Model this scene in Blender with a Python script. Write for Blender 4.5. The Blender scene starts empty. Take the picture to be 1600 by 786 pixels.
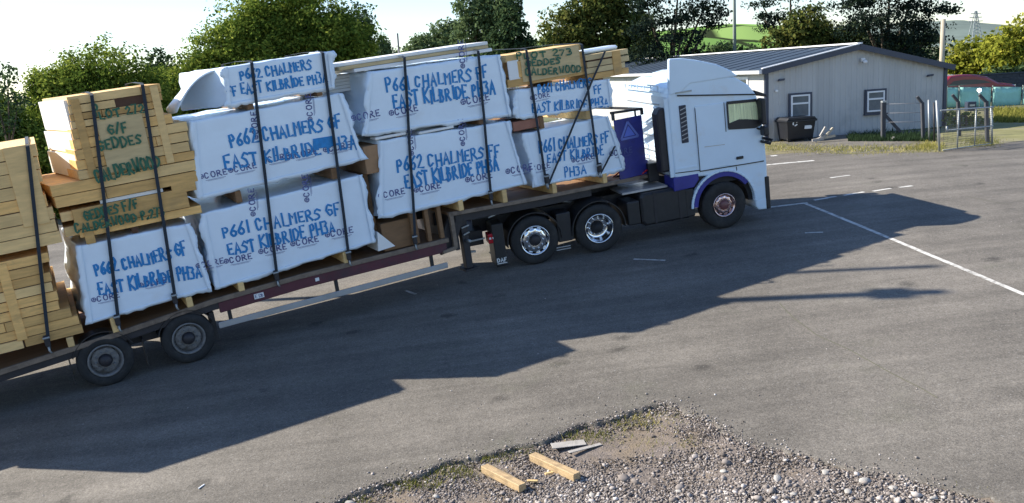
import bpy, math, random
import numpy as np
from mathutils import Vector, Matrix, noise as mnoise
random.seed(7); np.random.seed(7)
S = bpy.context.scene
COL = S.collection
R = math.radians
# ------------------------------------------------------------------ camera
FPX, HCAM, PIT, ROL = 1400.0, 4.834, R(11.45), R(3.5)
FW = np.array([0, math.cos(PIT), -math.sin(PIT)])
_r0 = np.array([1., 0, 0]); _u0 = np.cross(_r0, FW)
RT = math.cos(ROL) * _r0 - math.sin(ROL) * _u0
UP = math.sin(ROL) * _r0 + math.cos(ROL) * _u0
CAM = np.array([0, 0, HCAM])
cd = bpy.data.cameras.new('camera'); cam = bpy.data.objects.new('camera', cd); COL.objects.link(cam)
cd.sensor_width = 36; cd.lens = 36 * FPX / 1600; cd.clip_end = 6000; cd.clip_start = .1
cam.matrix_world = Matrix(((RT[0], UP[0], -FW[0], 0), (RT[1], UP[1], -FW[1], 0), (RT[2], UP[2], -FW[2], HCAM), (0, 0, 0, 1)))
S.camera = cam
S.render.resolution_x, S.render.resolution_y = 1024, 503
# ------------------------------------------------------------------ light
SUN_EL, SUN_TRAVEL = R(33), R(-16)
w = bpy.data.worlds.new('World'); S.world = w; w.use_nodes = True
nt = w.node_tree; nt.nodes.clear()
sky = nt.nodes.new('ShaderNodeTexSky'); sky.sky_type = 'NISHITA'; sky.sun_disc = False
sky.sun_elevation = SUN_EL; sky.sun_rotation = R(-74); sky.altitude = 50; sky.air_density = 1.0; sky.dust_density = 0.05; sky.ozone_density = 1.2
bg = nt.nodes.new('ShaderNodeBackground'); bg.inputs[1].default_value = .10
wo = nt.nodes.new('ShaderNodeOutputWorld')
tn = nt.nodes.new('ShaderNodeMix'); tn.data_type = 'RGBA'; tn.blend_type = 'MULTIPLY'; tn.inputs[0].default_value = 1; tn.inputs[7].default_value = (.86, .92, 1.07, 1)
nt.links.new(sky.outputs[0], tn.inputs[6]); nt.links.new(tn.outputs[2], bg.inputs[0]); nt.links.new(bg.outputs[0], wo.inputs[0])
sl = bpy.data.lights.new('sun', 'SUN'); sl.energy = 5.0; sl.angle = R(.5); sl.color = (1, .93, .82)
so = bpy.data.objects.new('sun', sl); COL.objects.link(so)
_tr = Vector((math.cos(SUN_TRAVEL) * math.cos(SUN_EL), math.sin(SUN_TRAVEL) * math.cos(SUN_EL), -math.sin(SUN_EL)))
so.rotation_euler = _tr.to_track_quat('-Z', 'Y').to_euler()
S.view_settings.view_transform = 'Standard'; S.view_settings.look = 'None'; S.view_settings.gamma = 1; S.view_settings.use_curve_mapping = False
S.view_settings.exposure = 1.0
S.render.engine = 'CYCLES'
S.cycles.use_denoising = True; S.cycles.max_bounces = 6; S.cycles.transparent_max_bounces = 8

# ------------------------------------------------------------------ survey helpers: where a sight line meets a real plane
def _ray(x, y):
    return FW + RT * (x - 800) / FPX - UP * (y - 393) / FPX
def at(x, y, Y):
    d = _ray(x, y); return CAM + d * ((Y - CAM[1]) / d[1])
def _sp(t, k):
    t = t / k
    return k * (np.log1p(np.exp(-abs(t))) + np.maximum(t, 0))
def _cl(v, lo, hi, k):
    return lo + _sp(v - lo, k) - _sp(v - hi, k)
def gz(x, y):
    return .0757 * _cl(x, -12, 9, 1.5) + .0497 * _cl(y, -5, 22, 1.5)
def gp(x, y):
    d = _ray(x, y); z = 0.
    for _ in range(60):
        X = CAM + d * ((z - HCAM) / d[2]); z = .5 * z + .5 * float(gz(X[0], X[1]))
    return X
GX, GY = .0757352, .0496572
def frame(x, y, yaw):
    yaw = R(yaw); W = np.array([-GX, -GY, 1]); W /= np.linalg.norm(W)
    u = np.array([math.cos(yaw), math.sin(yaw), 0]); u -= W * (u @ W); u /= np.linalg.norm(u)
    return np.array([x, y, GX * x + GY * y]), u, np.cross(u, W), W
TF = frame(-6.632, 13.953, 27.549)      # trailer: origin under the rear near wheel
CF = frame(.523, 17.834, 11.9356)       # tractor: origin under its rear near wheel
def fmat(F, a=0, y=0, h=0):
    o, u, n, W = F; p = o + u * a - n * y + W * h
    return Matrix(((u[0], -n[0], W[0], p[0]), (u[1], -n[1], W[1], p[1]), (u[2], -n[2], W[2], p[2]), (0, 0, 0, 1)))
def onp(F, x, y, off=0.):
    o, u, n, W = F; o = o + n * off; d = _ray(x, y)
    t = ((o - CAM) @ n) / (d @ n); X = CAM + d * t - o
    return np.array([X @ u, X @ W])
def tp(x, y): return onp(TF, x, y)

# ------------------------------------------------------------------ materials
MATS = {}
def pm(name, col, rough=.6, metal=0, var=.15, vs=2.5, bump=.0, bs=40, rnd=0, dirt=None, dscale=1.2, dlo=.5, dhi=.7, stretch=None, spec=.5, coat=0, trans=0):
    m = bpy.data.materials.new(name); m.use_nodes = True; MATS[name] = m
    N = m.node_tree.nodes; L = m.node_tree.links; b = N['Principled BSDF']
    b.inputs['Roughness'].default_value = rough; b.inputs['Metallic'].default_value = metal
    b.inputs['Specular IOR Level'].default_value = spec; b.inputs['Coat Weight'].default_value = coat
    if trans: b.inputs['Transmission Weight'].default_value = trans
    tc = N.new('ShaderNodeTexCoord'); src = tc.outputs['Object']
    if stretch:
        mp = N.new('ShaderNodeMapping'); mp.inputs['Scale'].default_value = stretch; L.new(src, mp.inputs[0]); src = mp.outputs[0]
    n1 = N.new('ShaderNodeTexNoise'); n1.inputs['Scale'].default_value = vs; n1.inputs['Detail'].default_value = 6; n1.inputs['Roughness'].default_value = .65
    L.new(src, n1.inputs['Vector'])
    mr = N.new('ShaderNodeMapRange'); mr.inputs[1].default_value = .25; mr.inputs[2].default_value = .75
    mr.inputs[3].default_value = 1 - var; mr.inputs[4].default_value = 1 + var; L.new(n1.outputs[0], mr.inputs[0])
    mul = N.new('ShaderNodeMix'); mul.data_type = 'RGBA'; mul.blend_type = 'MULTIPLY'; mul.inputs[0].default_value = 1
    mul.inputs[6].default_value = (*col, 1); L.new(mr.outputs[0], mul.inputs[7]); out = mul.outputs[2]
    if rnd:
        oi = N.new('ShaderNodeObjectInfo'); r2 = N.new('ShaderNodeMapRange'); r2.inputs[3].default_value = 1 - rnd; r2.inputs[4].default_value = 1 + rnd
        L.new(oi.outputs['Random'], r2.inputs[0]); m2 = N.new('ShaderNodeMix'); m2.data_type = 'RGBA'; m2.blend_type = 'MULTIPLY'; m2.inputs[0].default_value = 1
        L.new(out, m2.inputs[6]); L.new(r2.outputs[0], m2.inputs[7]); out = m2.outputs[2]
    if dirt:
        n2 = N.new('ShaderNodeTexNoise'); n2.inputs['Scale'].default_value = dscale; n2.inputs['Detail'].default_value = 8; n2.inputs['Roughness'].default_value = .7
        L.new(tc.outputs['Object'], n2.inputs['Vector'])
        r3 = N.new('ShaderNodeMapRange'); r3.inputs[1].default_value = dlo; r3.inputs[2].default_value = dhi; L.new(n2.outputs[0], r3.inputs[0])
        m3 = N.new('ShaderNodeMix'); m3.data_type = 'RGBA'; L.new(r3.outputs[0], m3.inputs[0]); L.new(out, m3.inputs[6]); m3.inputs[7].default_value = (*dirt, 1); out = m3.outputs[2]
    L.new(out, b.inputs['Base Color'])
    if bump:
        n4 = N.new('ShaderNodeTexNoise'); n4.inputs['Scale'].default_value = bs; n4.inputs['Detail'].default_value = 4; L.new(src, n4.inputs['Vector'])
        bp = N.new('ShaderNodeBump'); bp.inputs['Strength'].default_value = bump; bp.inputs['Distance'].default_value = .02
        L.new(n4.outputs[0], bp.inputs['Height']); L.new(bp.outputs[0], b.inputs['Normal'])
    return m
def leafmat(name, stops, transl=.3):
    m = bpy.data.materials.new(name); m.use_nodes = True; N = m.node_tree.nodes; L = m.node_tree.links; N.clear()
    a = N.new('ShaderNodeAttribute'); a.attribute_name = 'tint'
    cr = N.new('ShaderNodeValToRGB'); e = cr.color_ramp.elements
    while len(e) < len(stops): e.new(.5)
    for i, (p, c) in enumerate(stops): e[i].position = p; e[i].color = (*c, 1)
    L.new(a.outputs['Fac'], cr.inputs[0])
    d = N.new('ShaderNodeBsdfDiffuse'); t = N.new('ShaderNodeBsdfTranslucent'); mx = N.new('ShaderNodeMixShader'); mx.inputs[0].default_value = transl
    L.new(cr.outputs[0], d.inputs[0]); L.new(cr.outputs[0], t.inputs[0]); L.new(d.outputs[0], mx.inputs[1]); L.new(t.outputs[0], mx.inputs[2])
    o = N.new('ShaderNodeOutputMaterial'); L.new(mx.outputs[0], o.inputs[0]); MATS[name] = m
    return m
film = pm('white_film', (.75, .86, .96), rough=.30, var=.04, vs=3, dirt=(.66, .71, .75), dscale=1.5, dlo=.58, dhi=.85)
def creases(m, sc, st, rot, dist):
    N = m.node_tree.nodes; L = m.node_tree.links; b = N['Principled BSDF']; tc = N.new('ShaderNodeTexCoord'); prev = None
    for k, (s_, r_) in enumerate(((st, rot), ((st[0] * .6, st[1], st[2] * 1.8), -rot))):
        mp = N.new('ShaderNodeMapping'); mp.inputs['Scale'].default_value = s_; mp.inputs['Rotation'].default_value = (0, r_, 0); L.new(tc.outputs['Object'], mp.inputs[0])
        n = N.new('ShaderNodeTexNoise'); n.noise_type = 'RIDGED_MULTIFRACTAL'; n.inputs['Scale'].default_value = sc * (1 + .7 * k); n.inputs['Detail'].default_value = 3; n.inputs['Distortion'].default_value = .4; L.new(mp.outputs[0], n.inputs['Vector'])
        bp = N.new('ShaderNodeBump'); bp.inputs['Strength'].default_value = .5; bp.inputs['Distance'].default_value = dist; L.new(n.outputs[0], bp.inputs['Height'])
        if prev: L.new(prev, bp.inputs['Normal'])
        prev = bp.outputs[0]
    L.new(prev, b.inputs['Normal'])
creases(film, 1.1, (.7, 1, 1.3), .5, .016)
board_white = pm('white_board', (.82, .82, .80), rough=.6, var=.05)
ink_blue = pm('blue_marker', (.005, .215, .54), rough=.5, var=.25, vs=14)
ink_logo = pm('printed_navy', (.06, .08, .25), rough=.5, var=.25, vs=20)
ink_green = pm('green_marker', (.012, .11, .06), rough=.5, var=.3, vs=14)
wood = pm('sawn_timber', (.72, .43, .15), rough=.75, var=.30, vs=1.5, stretch=(1.2, 9, 9), bump=.15, bs=12, rnd=.24, dirt=(.42, .27, .12), dscale=2.2, dlo=.56, dhi=.8)
wood_pale = pm('pale_timber', (.76, .51, .22), rough=.75, var=.2, vs=1.5, stretch=(1.5, 9, 9), bump=.15, bs=12, rnd=.12)
wood_grey = pm('weathered_timber', (.58, .44, .23), rough=.8, var=.2, vs=1.5, stretch=(1.2, 8, 8), rnd=.1)
wood_brown = pm('gap_shade_sheet', (.22, .12, .055), rough=.75, var=.25, vs=2, stretch=(1, 6, 6))
dark_gap = pm('dark_timber_core', (.10, .05, .03), rough=.9, var=.3)
strapm = pm('dark_webbing', (.012, .022, .035), rough=.7, var=.2, vs=20)
steel_dk = pm('dark_steel', (.022, .020, .024), rough=.55, var=.35, vs=5, dirt=(.06, .05, .045), dscale=3, dlo=.55, dhi=.8)
black_plastic = pm('black_plastic', (.018, .018, .020), rough=.5, var=.3, vs=6)
maroon = pm('maroon_paint', (.095, .020, .035), rough=.45, var=.25, vs=3, dirt=(.05, .03, .04), dscale=2)
edge_rail = pm('worn_rail_steel', (.20, .15, .11), rough=.55, var=.35, vs=4, stretch=(1, 3, 3), dirt=(.07, .05, .04), dscale=3, dlo=.5, dhi=.7)
alu = pm('guard_aluminium', (.42, .43, .44), rough=.42, metal=.5, var=.15, vs=2)
white_paint = pm('white_cab_paint', (.66, .79, .90), rough=.28, var=.04, vs=1.5, coat=.4, dirt=(.62, .60, .56), dscale=1.3, dlo=.55, dhi=.95)
purple = pm('blue_violet_panel', (.030, .034, .25), rough=.4, var=.2, vs=2)
blue_panel = pm('blue_headboard', (.026, .032, .22), rough=.45, var=.2, vs=3, dirt=(.03, .03, .12), dscale=2)
blue_light = pm('pale_blue_mark', (.14, .19, .52), rough=.5, var=.1)
tyre_m = pm('tyre_rubber', (.020, .020, .020), rough=.8, var=.3, vs=8, bump=.2, bs=30, dirt=(.05, .045, .04), dscale=4, dlo=.5, dhi=.8)
chrome = pm('polished_rim', (.80, .82, .85), rough=.16, metal=1, var=.08, vs=6)
rim_grey = pm('dull_rim', (.20, .195, .19), rough=.6, metal=.3, var=.3, vs=8, dirt=(.09, .08, .07), dscale=5)
rim_dark = pm('rim_black', (.012, .012, .014), rough=.7, var=.2)  # even black for drums, hubs, liners and seams
glass_m = pm('cab_glass', (.05, .06, .065), rough=.04, var=.05, spec=1.0)
red_lens = pm('red_lens', (.45, .01, .02), rough=.25, var=.1, vs=10)
white_mark = pm('white_marking', (.78, .78, .76), rough=.7, var=.1, vs=6)
galv = pm('galvanised_steel', (.36, .38, .38), rough=.5, metal=.4, var=.2, vs=5)
conc = pm('grey_concrete', (.055, .058, .065), rough=.85, var=.25, vs=4, bump=.2)
clad = pm('grey_cladding', (.46, .455, .44), rough=.5, var=.07, vs=1.2, stretch=(1.5, 1.5, .3), rnd=.05, dirt=(.34, .34, .33), dscale=.5, dlo=.55, dhi=.8)
roofm = pm('blue_grey_roof', (.040, .058, .082), rough=.6, spec=.25, var=.12, vs=1.2, rnd=.05)
fascia = pm('dark_fascia', (.035, .045, .075), rough=.45, var=.15)
upvc = pm('white_upvc', (.80, .80, .80), rough=.35, var=.04)
bin_m = pm('black_bin_plastic', (.009, .010, .014), rough=.45, var=.25)
teal = pm('teal_mesh_sheet', (.32, .62, .54), rough=.75, var=.12, vs=1.5, dirt=(.36, .70, .66), dscale=1.5)
red_paint = pm('red_car_paint', (.24, .018, .035), rough=.25, var=.1, coat=.6)
bark = pm('bark', (.10, .075, .05), rough=.9, var=.35, vs=3, stretch=(3, 3, .6), bump=.5, bs=12)
post_wood = pm('pale_pole_wood', (.42, .37, .28), rough=.85, var=.2, vs=3, stretch=(4, 4, .5))
pole_metal = pm('grey_green_pole', (.20, .24, .20), rough=.6, var=.15)
stone_pale = pm('pale_stone', (.36, .34, .31), rough=.9, var=.25, vs=9, bump=.4, bs=30)
slate = pm('grey_slate', (.36, .335, .30), rough=.8, var=.2, vs=6, bump=.2)
leaf_a = leafmat('broadleaf', [(0, (.036, .072, .014)), (.5, (.145, .205, .035)), (1, (.40, .44, .08))], .40)
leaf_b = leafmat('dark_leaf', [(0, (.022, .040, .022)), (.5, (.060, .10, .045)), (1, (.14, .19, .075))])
leaf_y = leafmat('yellow_leaf', [(0, (.08, .11, .016)), (.5, (.27, .29, .04)), (1, (.50, .47, .08))], .4)
leaf_p = leafmat('pine_needles', [(0, (.010, .018, .016)), (.6, (.022, .036, .026)), (1, (.060, .075, .035))], .15)
leaf_o = leafmat('olive_leaf', [(0, (.028, .045, .016)), (.5, (.085, .11, .030)), (1, (.24, .22, .055))], .3)
leaf_l = leafmat('light_leaf', [(0, (.055, .085, .04)), (.5, (.12, .17, .075)), (1, (.22, .28, .12))])
weed_m = leafmat('weed_blades', [(0, (.09, .11, .02)), (.5, (.22, .22, .05)), (.8, (.42, .36, .10)), (1, (.55, .48, .22))], .25)
def stonemat():
    m = leafmat('gravel_stone', [(0, (.07, .06, .052)), (.4, (.21, .183, .165)), (.75, (.40, .36, .33)), (1, (.74, .69, .65))], 0.0); return m
stone_m = stonemat()

# ------------------------------------------------------------------ mesh helpers
class MB:
    def __init__(s): s.v = []; s.f = []; s.sm = []
    def add(s, vs, fs, smooth=False):
        o = len(s.v); s.v += [tuple(map(float, p)) for p in vs]; s.f += [tuple(i + o for i in f) for f in fs]; s.sm += [smooth] * len(fs); return s
    def box(s, x0, x1, y0, y1, z0, z1, ch=0.):
        if ch <= 0:
            return s.add([(x0, y0, z0), (x1, y0, z0), (x1, y1, z0), (x0, y1, z0), (x0, y0, z1), (x1, y0, z1), (x1, y1, z1), (x0, y1, z1)],
                     [(0, 3, 2, 1), (4, 5, 6, 7), (0, 1, 5, 4), (1, 2, 6, 5), (2, 3, 7, 6), (3, 0, 4, 7)])
        return s.hull_prism([(x0 + ch, z0), (x1 - ch, z0), (x1, z0 + ch), (x1, z1 - ch), (x1 - ch, z1), (x0 + ch, z1), (x0, z1 - ch), (x0, z0 + ch)], y0, y1, ch)
    def prism(s, poly, y0, y1):               # (x,z) outline pushed along y
        n = len(poly); v = [(p[0], y0, p[1]) for p in poly] + [(p[0], y1, p[1]) for p in poly]
        A = sum(poly[i][0] * poly[(i + 1) % n][1] - poly[(i + 1) % n][0] * poly[i][1] for i in range(n))
        a = list(range(n)); b = list(range(n, 2 * n))
        if A < 0: f = [tuple(a[::-1]), tuple(b)] + [(i, (i + 1) % n, n + (i + 1) % n, n + i) for i in range(n)]; f = [tuple(q) for q in f]
        else: f = [tuple(a), tuple(b[::-1])] + [((i + 1) % n, i, n + i, n + (i + 1) % n) for i in range(n)]
        return s.add(v, f)
    def hull_prism(s, poly, y0, y1, ch):
        cx = sum(p[0] for p in poly) / len(poly); cz = sum(p[1] for p in poly) / len(poly)
        n = len(poly)
        w = max(p[0] for p in poly) - min(p[0] for p in poly); h = max(p[1] for p in poly) - min(p[1] for p in poly)
        ins = [(cx + (p[0] - cx) * (1 - 2 * ch / max(w, 3 * ch)), cz + (p[1] - cz) * (1 - 2 * ch / max(h, 3 * ch))) for p in poly]
        rings = [(ins, y0), (poly, y0 + ch), (poly, y1 - ch), (ins, y1)]
        v = [(p[0], y, p[1]) for r, y in rings for p in r]
        f = [tuple(range(n)), tuple(range(4 * n - 1, 3 * n - 1, -1))]
        for k in range(3):
            for i in range(n):
                j = (i + 1) % n; f.append((k * n + j, k * n + i, (k + 1) * n + i, (k + 1) * n + j))
        return s.add(v, f)
    def extr(s, poly, z0, z1):                # (x,y) outline pushed along z
        n = len(poly); v = [(p[0], p[1], z0) for p in poly] + [(p[0], p[1], z1) for p in poly]
        return s.add(v, [tuple(range(n))[::-1], tuple(range(n, 2 * n))] + [(i, (i + 1) % n, n + (i + 1) % n, n + i) for i in range(n)])
    def tube(s, pts, r, seg=8, cap=True, smooth=True):
        pts = [Vector(p) for p in pts]; n = len(pts); rr = r if isinstance(r, (list, tuple)) else [r] * n
        vs = []; fs = []; ref = None
        for i, p in enumerate(pts):
            t = (pts[min(i + 1, n - 1)] - pts[max(i - 1, 0)]).normalized()
            if ref is None or abs(ref.dot(t)) > .95: ref = Vector((0, 0, 1)) if abs(t.z) < .9 else Vector((1, 0, 0))
            a = t.cross(ref).normalized(); b = t.cross(a).normalized(); ref = ref
            for k in range(seg):
                q = 2 * math.pi * k / seg; vs.append(p + (a * math.cos(q) + b * math.sin(q)) * rr[i])
        for i in range(n - 1):
            for k in range(seg):
                fs.append((i * seg + k, (i + 1) * seg + k, (i + 1) * seg + (k + 1) % seg, i * seg + (k + 1) % seg))
        if cap: fs.append(tuple(range(seg))); fs.append(tuple(range(n * seg - 1, (n - 1) * seg - 1, -1)))
        return s.add(vs, fs, smooth)
    def bar(s, p, q, wx, wz, up=(0, 0, 1)):
        p, q = Vector(p), Vector(q); t = (q - p).normalized(); u = Vector(up)
        if abs(u.dot(t)) > .97: u = Vector((0, 1, 0))
        a = t.cross(u).normalized(); b = a.cross(t).normalized()
        vs = [c + a * (sx * wx / 2) + b * (sz * wz / 2) for c in (p, q) for sx, sz in ((-1, -1), (1, -1), (1, 1), (-1, 1))]
        return s.add(vs, [(0, 1, 2, 3), (7, 6, 5, 4), (0, 4, 5, 1), (1, 5, 6, 2), (2, 6, 7, 3), (3, 7, 4, 0)])
    def lathe(s, prof, c, seg=40, smooth=True, close=False):   # profile (r, y) about the y axis through c
        vs = []; fs = []; n = len(prof)
        for k in range(seg):
            q = 2 * math.pi * k / seg
            for r, y in prof: vs.append((c[0] + r * math.cos(q), c[1] + y, c[2] + r * math.sin(q)))
        for k in range(seg):
            k2 = (k + 1) % seg
            for i in range(n - 1 if not close else n):
                j = (i + 1) % n; fs.append((k * n + i, k * n + j, k2 * n + j, k2 * n + i))
        return s.add(vs, fs, smooth)
    def build(s, name, mat, parent=None, mw=None, bevel=0, seg=2):
        me = bpy.data.meshes.new(name); me.from_pydata(s.v, [], s.f); me.update()
        me.polygons.foreach_set('use_smooth', s.sm)
        me.materials.append(mat)
        o = bpy.data.objects.new(name, me); COL.objects.link(o)
        if parent is not None: o.parent = parent
        if mw is not None: o.matrix_world = mw if parent is None else o.matrix_world
        if parent is not None and mw is not None: o.matrix_local = mw
        if bevel:
            md = o.modifiers.new('bevel', 'BEVEL'); md.width = bevel; md.segments = seg; md.limit_method = 'ANGLE'; md.angle_limit = R(35)
        return o
def fastmesh(name, V, F, mat, tint=None, parent=None, smooth=False):
    me = bpy.data.meshes.new(name); V = np.asarray(V, np.float32); F = np.asarray(F, np.int32); k = F.shape[1]
    me.vertices.add(len(V)); me.vertices.foreach_set('co', V.ravel())
    me.loops.add(F.size); me.loops.foreach_set('vertex_index', F.ravel())
    me.polygons.add(len(F)); me.polygons.foreach_set('loop_start', np.arange(len(F), dtype=np.int32) * k)
    if smooth: me.polygons.foreach_set('use_smooth', np.ones(len(F), bool))
    me.update(calc_edges=True); me.validate()
    if tint is not None:
        a = me.attributes.new('tint', 'FLOAT', 'FACE'); a.data.foreach_set('value', np.asarray(tint, np.float32))
    me.materials.append(mat)
    o = bpy.data.objects.new(name, me); COL.objects.link(o)
    if parent is not None: o.parent = parent
    return o
def tag(o, label=None, cat=None, group=None, kind=None):
    for k, v in (('label', label), ('category', cat), ('group', group), ('kind', kind)):
        if v: o[k] = v
    return o
def thing(name, label, cat, mw=None, group=None):
    o = bpy.data.objects.new(name, None); COL.objects.link(o); o.empty_display_size = .2
    if mw is not None: o.matrix_world = mw
    return tag(o, label, cat, group)
def T3(x, y, z): return Matrix.Translation((x, y, z))
def dup(root, mw, label=None):
    r = root.copy(); COL.objects.link(r); r.matrix_world = mw
    if label: r['label'] = label
    for ch in list(root.children):
        c = ch.copy(); COL.objects.link(c); c.parent = r; c.matrix_local = ch.matrix_local.copy()
        for g in list(ch.children):
            d = g.copy(); COL.objects.link(d); d.parent = c; d.matrix_local = g.matrix_local.copy()
    return r
def nz(x, y, z): return mnoise.noise(Vector((x, y, z)))

# ------------------------------------------------------------------ handwriting
GL = {'A': '00 26 40;12 32', 'B': '00 06 25 24 03;03 23 32 31 20 00', 'C': '35 26 16 05 01 10 20 31', 'D': '00 06 26 44 42 20 00',
      'E': '36 06 00 30;03 23', 'F': '36 06 00;03 23', 'G': '45 26 15 03 11 20 41 43 23', 'H': '00 06;40 46;03 43', 'I': '10 16', 'K': '00 06;46 03 40',
      'L': '06 00 30', 'M': '00 06 23 46 40', 'N': '00 06 40 46', 'O': '16 04 02 10 30 42 44 36 16', 'P': '00 06 26 35 34 23 03', 'R': '00 06 26 35 34 23 03;13 40',
      'S': '45 26 15 04 23 32 31 20 00', 'T': '06 46;26 20', 'W': '06 10 23 30 46', '1': '10 16', '2': '05 16 26 35 34 00 40', '3': '06 26 35 24 13 24 32 31 20 00',
      '6': '36 14 02 01 10 20 31 32 23 13 02', '7': '06 36 10', '/': '00 36', '.': '00 10 11 00', '@': '00 00'}
GW = {'I': 2.2, '1': 2.2, 'M': 5, 'W': 5, '.': 2, '/': 4, ' ': 3.2}
def strokes(text, jit=.25, rs=None):
    rs = rs or random.Random(text); x = 0; out = []
    for ch in text:
        if ch == ' ': x += GW[' ']; continue
        dy = rs.uniform(-jit, jit); sc = 1 + rs.uniform(-jit, jit) * .35
        for st in GL[ch].split(';'):
            out.append([(x + (int(p[0]) + rs.uniform(-jit, jit) * .6) * .92, (int(p[1]) + rs.uniform(-jit, jit) * .6) * sc + dy) for p in st.split()])
        x += GW.get(ch, 4.0 if ch in 'BEFKLPS236 7' else 4.8) + .9
    return out, x - .9
def ribbon(mb, pts, wd, ylift):            # pts: (a,h) list; ylift(a,h) -> y
    n = len(pts)
    P = []
    for i in range(n - 1):
        a, b = pts[i], pts[i + 1]; k = max(1, int(math.hypot(b[0] - a[0], b[1] - a[1]) / .12))
        for q in range(k): P.append((a[0] + (b[0] - a[0]) * q / k, a[1] + (b[1] - a[1]) * q / k))
    P.append(pts[-1]); n = len(P); vs = []
    for i in range(n):
        p0, p1 = P[max(i - 1, 0)], P[min(i + 1, n - 1)]
        dx, dz = p1[0] - p0[0], p1[1] - p0[1]; L = math.hypot(dx, dz) or 1
        ext = wd * .5 if i in (0, n - 1) else 0; sg = -1 if i == 0 else 1
        cx, cz = P[i][0] + dx / L * ext * sg, P[i][1] + dz / L * ext * sg
        ww = wd * (.85 + .3 * abs(nz(cx * 3, cz * 3, 1)))
        for s in (-1, 1):
            a, h = cx - dz / L * ww / 2 * s, cz + dx / L * ww / 2 * s
            vs.append((a, ylift(a, h), h))
    mb.add(vs, [(2 * i, 2 * i + 1, 2 * i + 3, 2 * i + 2) for i in range(n - 1)])
def write(parent, text, p0, p1, capx, mat, ylift, o=(0, 0), name='marker_writing', wd=None, jit=.42, pln=tp):
    """text from photo-surveyed baseline start to end on the near face; capx = letter height in survey pixels"""
    A, B = pln(*p0), pln(*p1); up = pln(p0[0], p0[1] - capx) - A; hh = abs(up[1]) / 6
    st, W = strokes(text, jit, random.Random(text + str(p0))); dirx = (B - A) / W; L = np.linalg.norm(dirx); upv = np.array([-dirx[1], dirx[0]]) / L * hh
    mb = MB(); wd = wd or max(.036, hh * 1.28)
    for k, s in enumerate(st):
        pts = [tuple(A + dirx * x + upv * y - np.array(o)) for x, y in s]
        ribbon(mb, pts, wd, lambda a, h, k=k: ylift(a, h) - .006 - .0007 * (k % 12))
    return mb.build(name, mat, parent)

# ------------------------------------------------------------------ ground
GRAV = [tuple(gp(*p)[:2]) for p in [(500, 800), (545, 776), (600, 757), (650, 745), (700, 724), (760, 712), (850, 690), (905, 668), (960, 655), (1035, 631), (1075, 645), (1110, 662), (1150, 690), (1180, 700), (1250, 717), (1330, 738), (1390, 747), (1470, 765), (1570, 792)]]
GRAV = GRAV + [(5.2, 6.2), (4.5, 3.5), (-2.5, 3.5), (-3.2, 7.0)]
def inpoly(px, py, poly):
    px = np.asarray(px); c = np.zeros(px.shape, bool); n = len(poly)
    for i in range(n):
        x0, y0 = poly[i]; x1, y1 = poly[(i + 1) % n]
        k = ((y0 > py) != (y1 > py)) & (px < (x1 - x0) * (py - y0) / (y1 - y0 + 1e-12) + x0); c ^= k
    return c
def grid(xs, ys, zf):
    X, Y = np.meshgrid(xs, ys, indexing='ij'); Z = zf(X, Y)
    V = np.stack([X, Y, Z], -1).reshape(-1, 3); nx, ny = len(xs), len(ys)
    i, j = np.meshgrid(np.arange(nx - 1), np.arange(ny - 1), indexing='ij'); a = (i * ny + j).ravel()
    return V, np.stack([a, a + ny, a + ny + 1, a + 1], -1)
xs = np.unique(np.round(np.concatenate([np.linspace(-70, -4, 45), np.arange(-4, 6, .06), np.linspace(6, 45, 50)]), 3))
ys = np.unique(np.round(np.concatenate([np.linspace(-15, 5, 20), np.arange(5, 11.2, .06), np.linspace(11.2, 33, 60)]), 3))
rj = np.random.RandomState(3)
def asph(X, Y):
    wob = .03 * np.sin(X * 7.3 + Y * 3.1) + .02 * np.sin(X * 17 - Y * 13) + .02 * np.sin(X * 31 + Y * 27)
    m = inpoly(X + wob * .5, Y + wob, GRAV)
    return gz(X, Y) - np.where(m, .28, 0.)
V, F = grid(xs, ys, asph)
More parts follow.
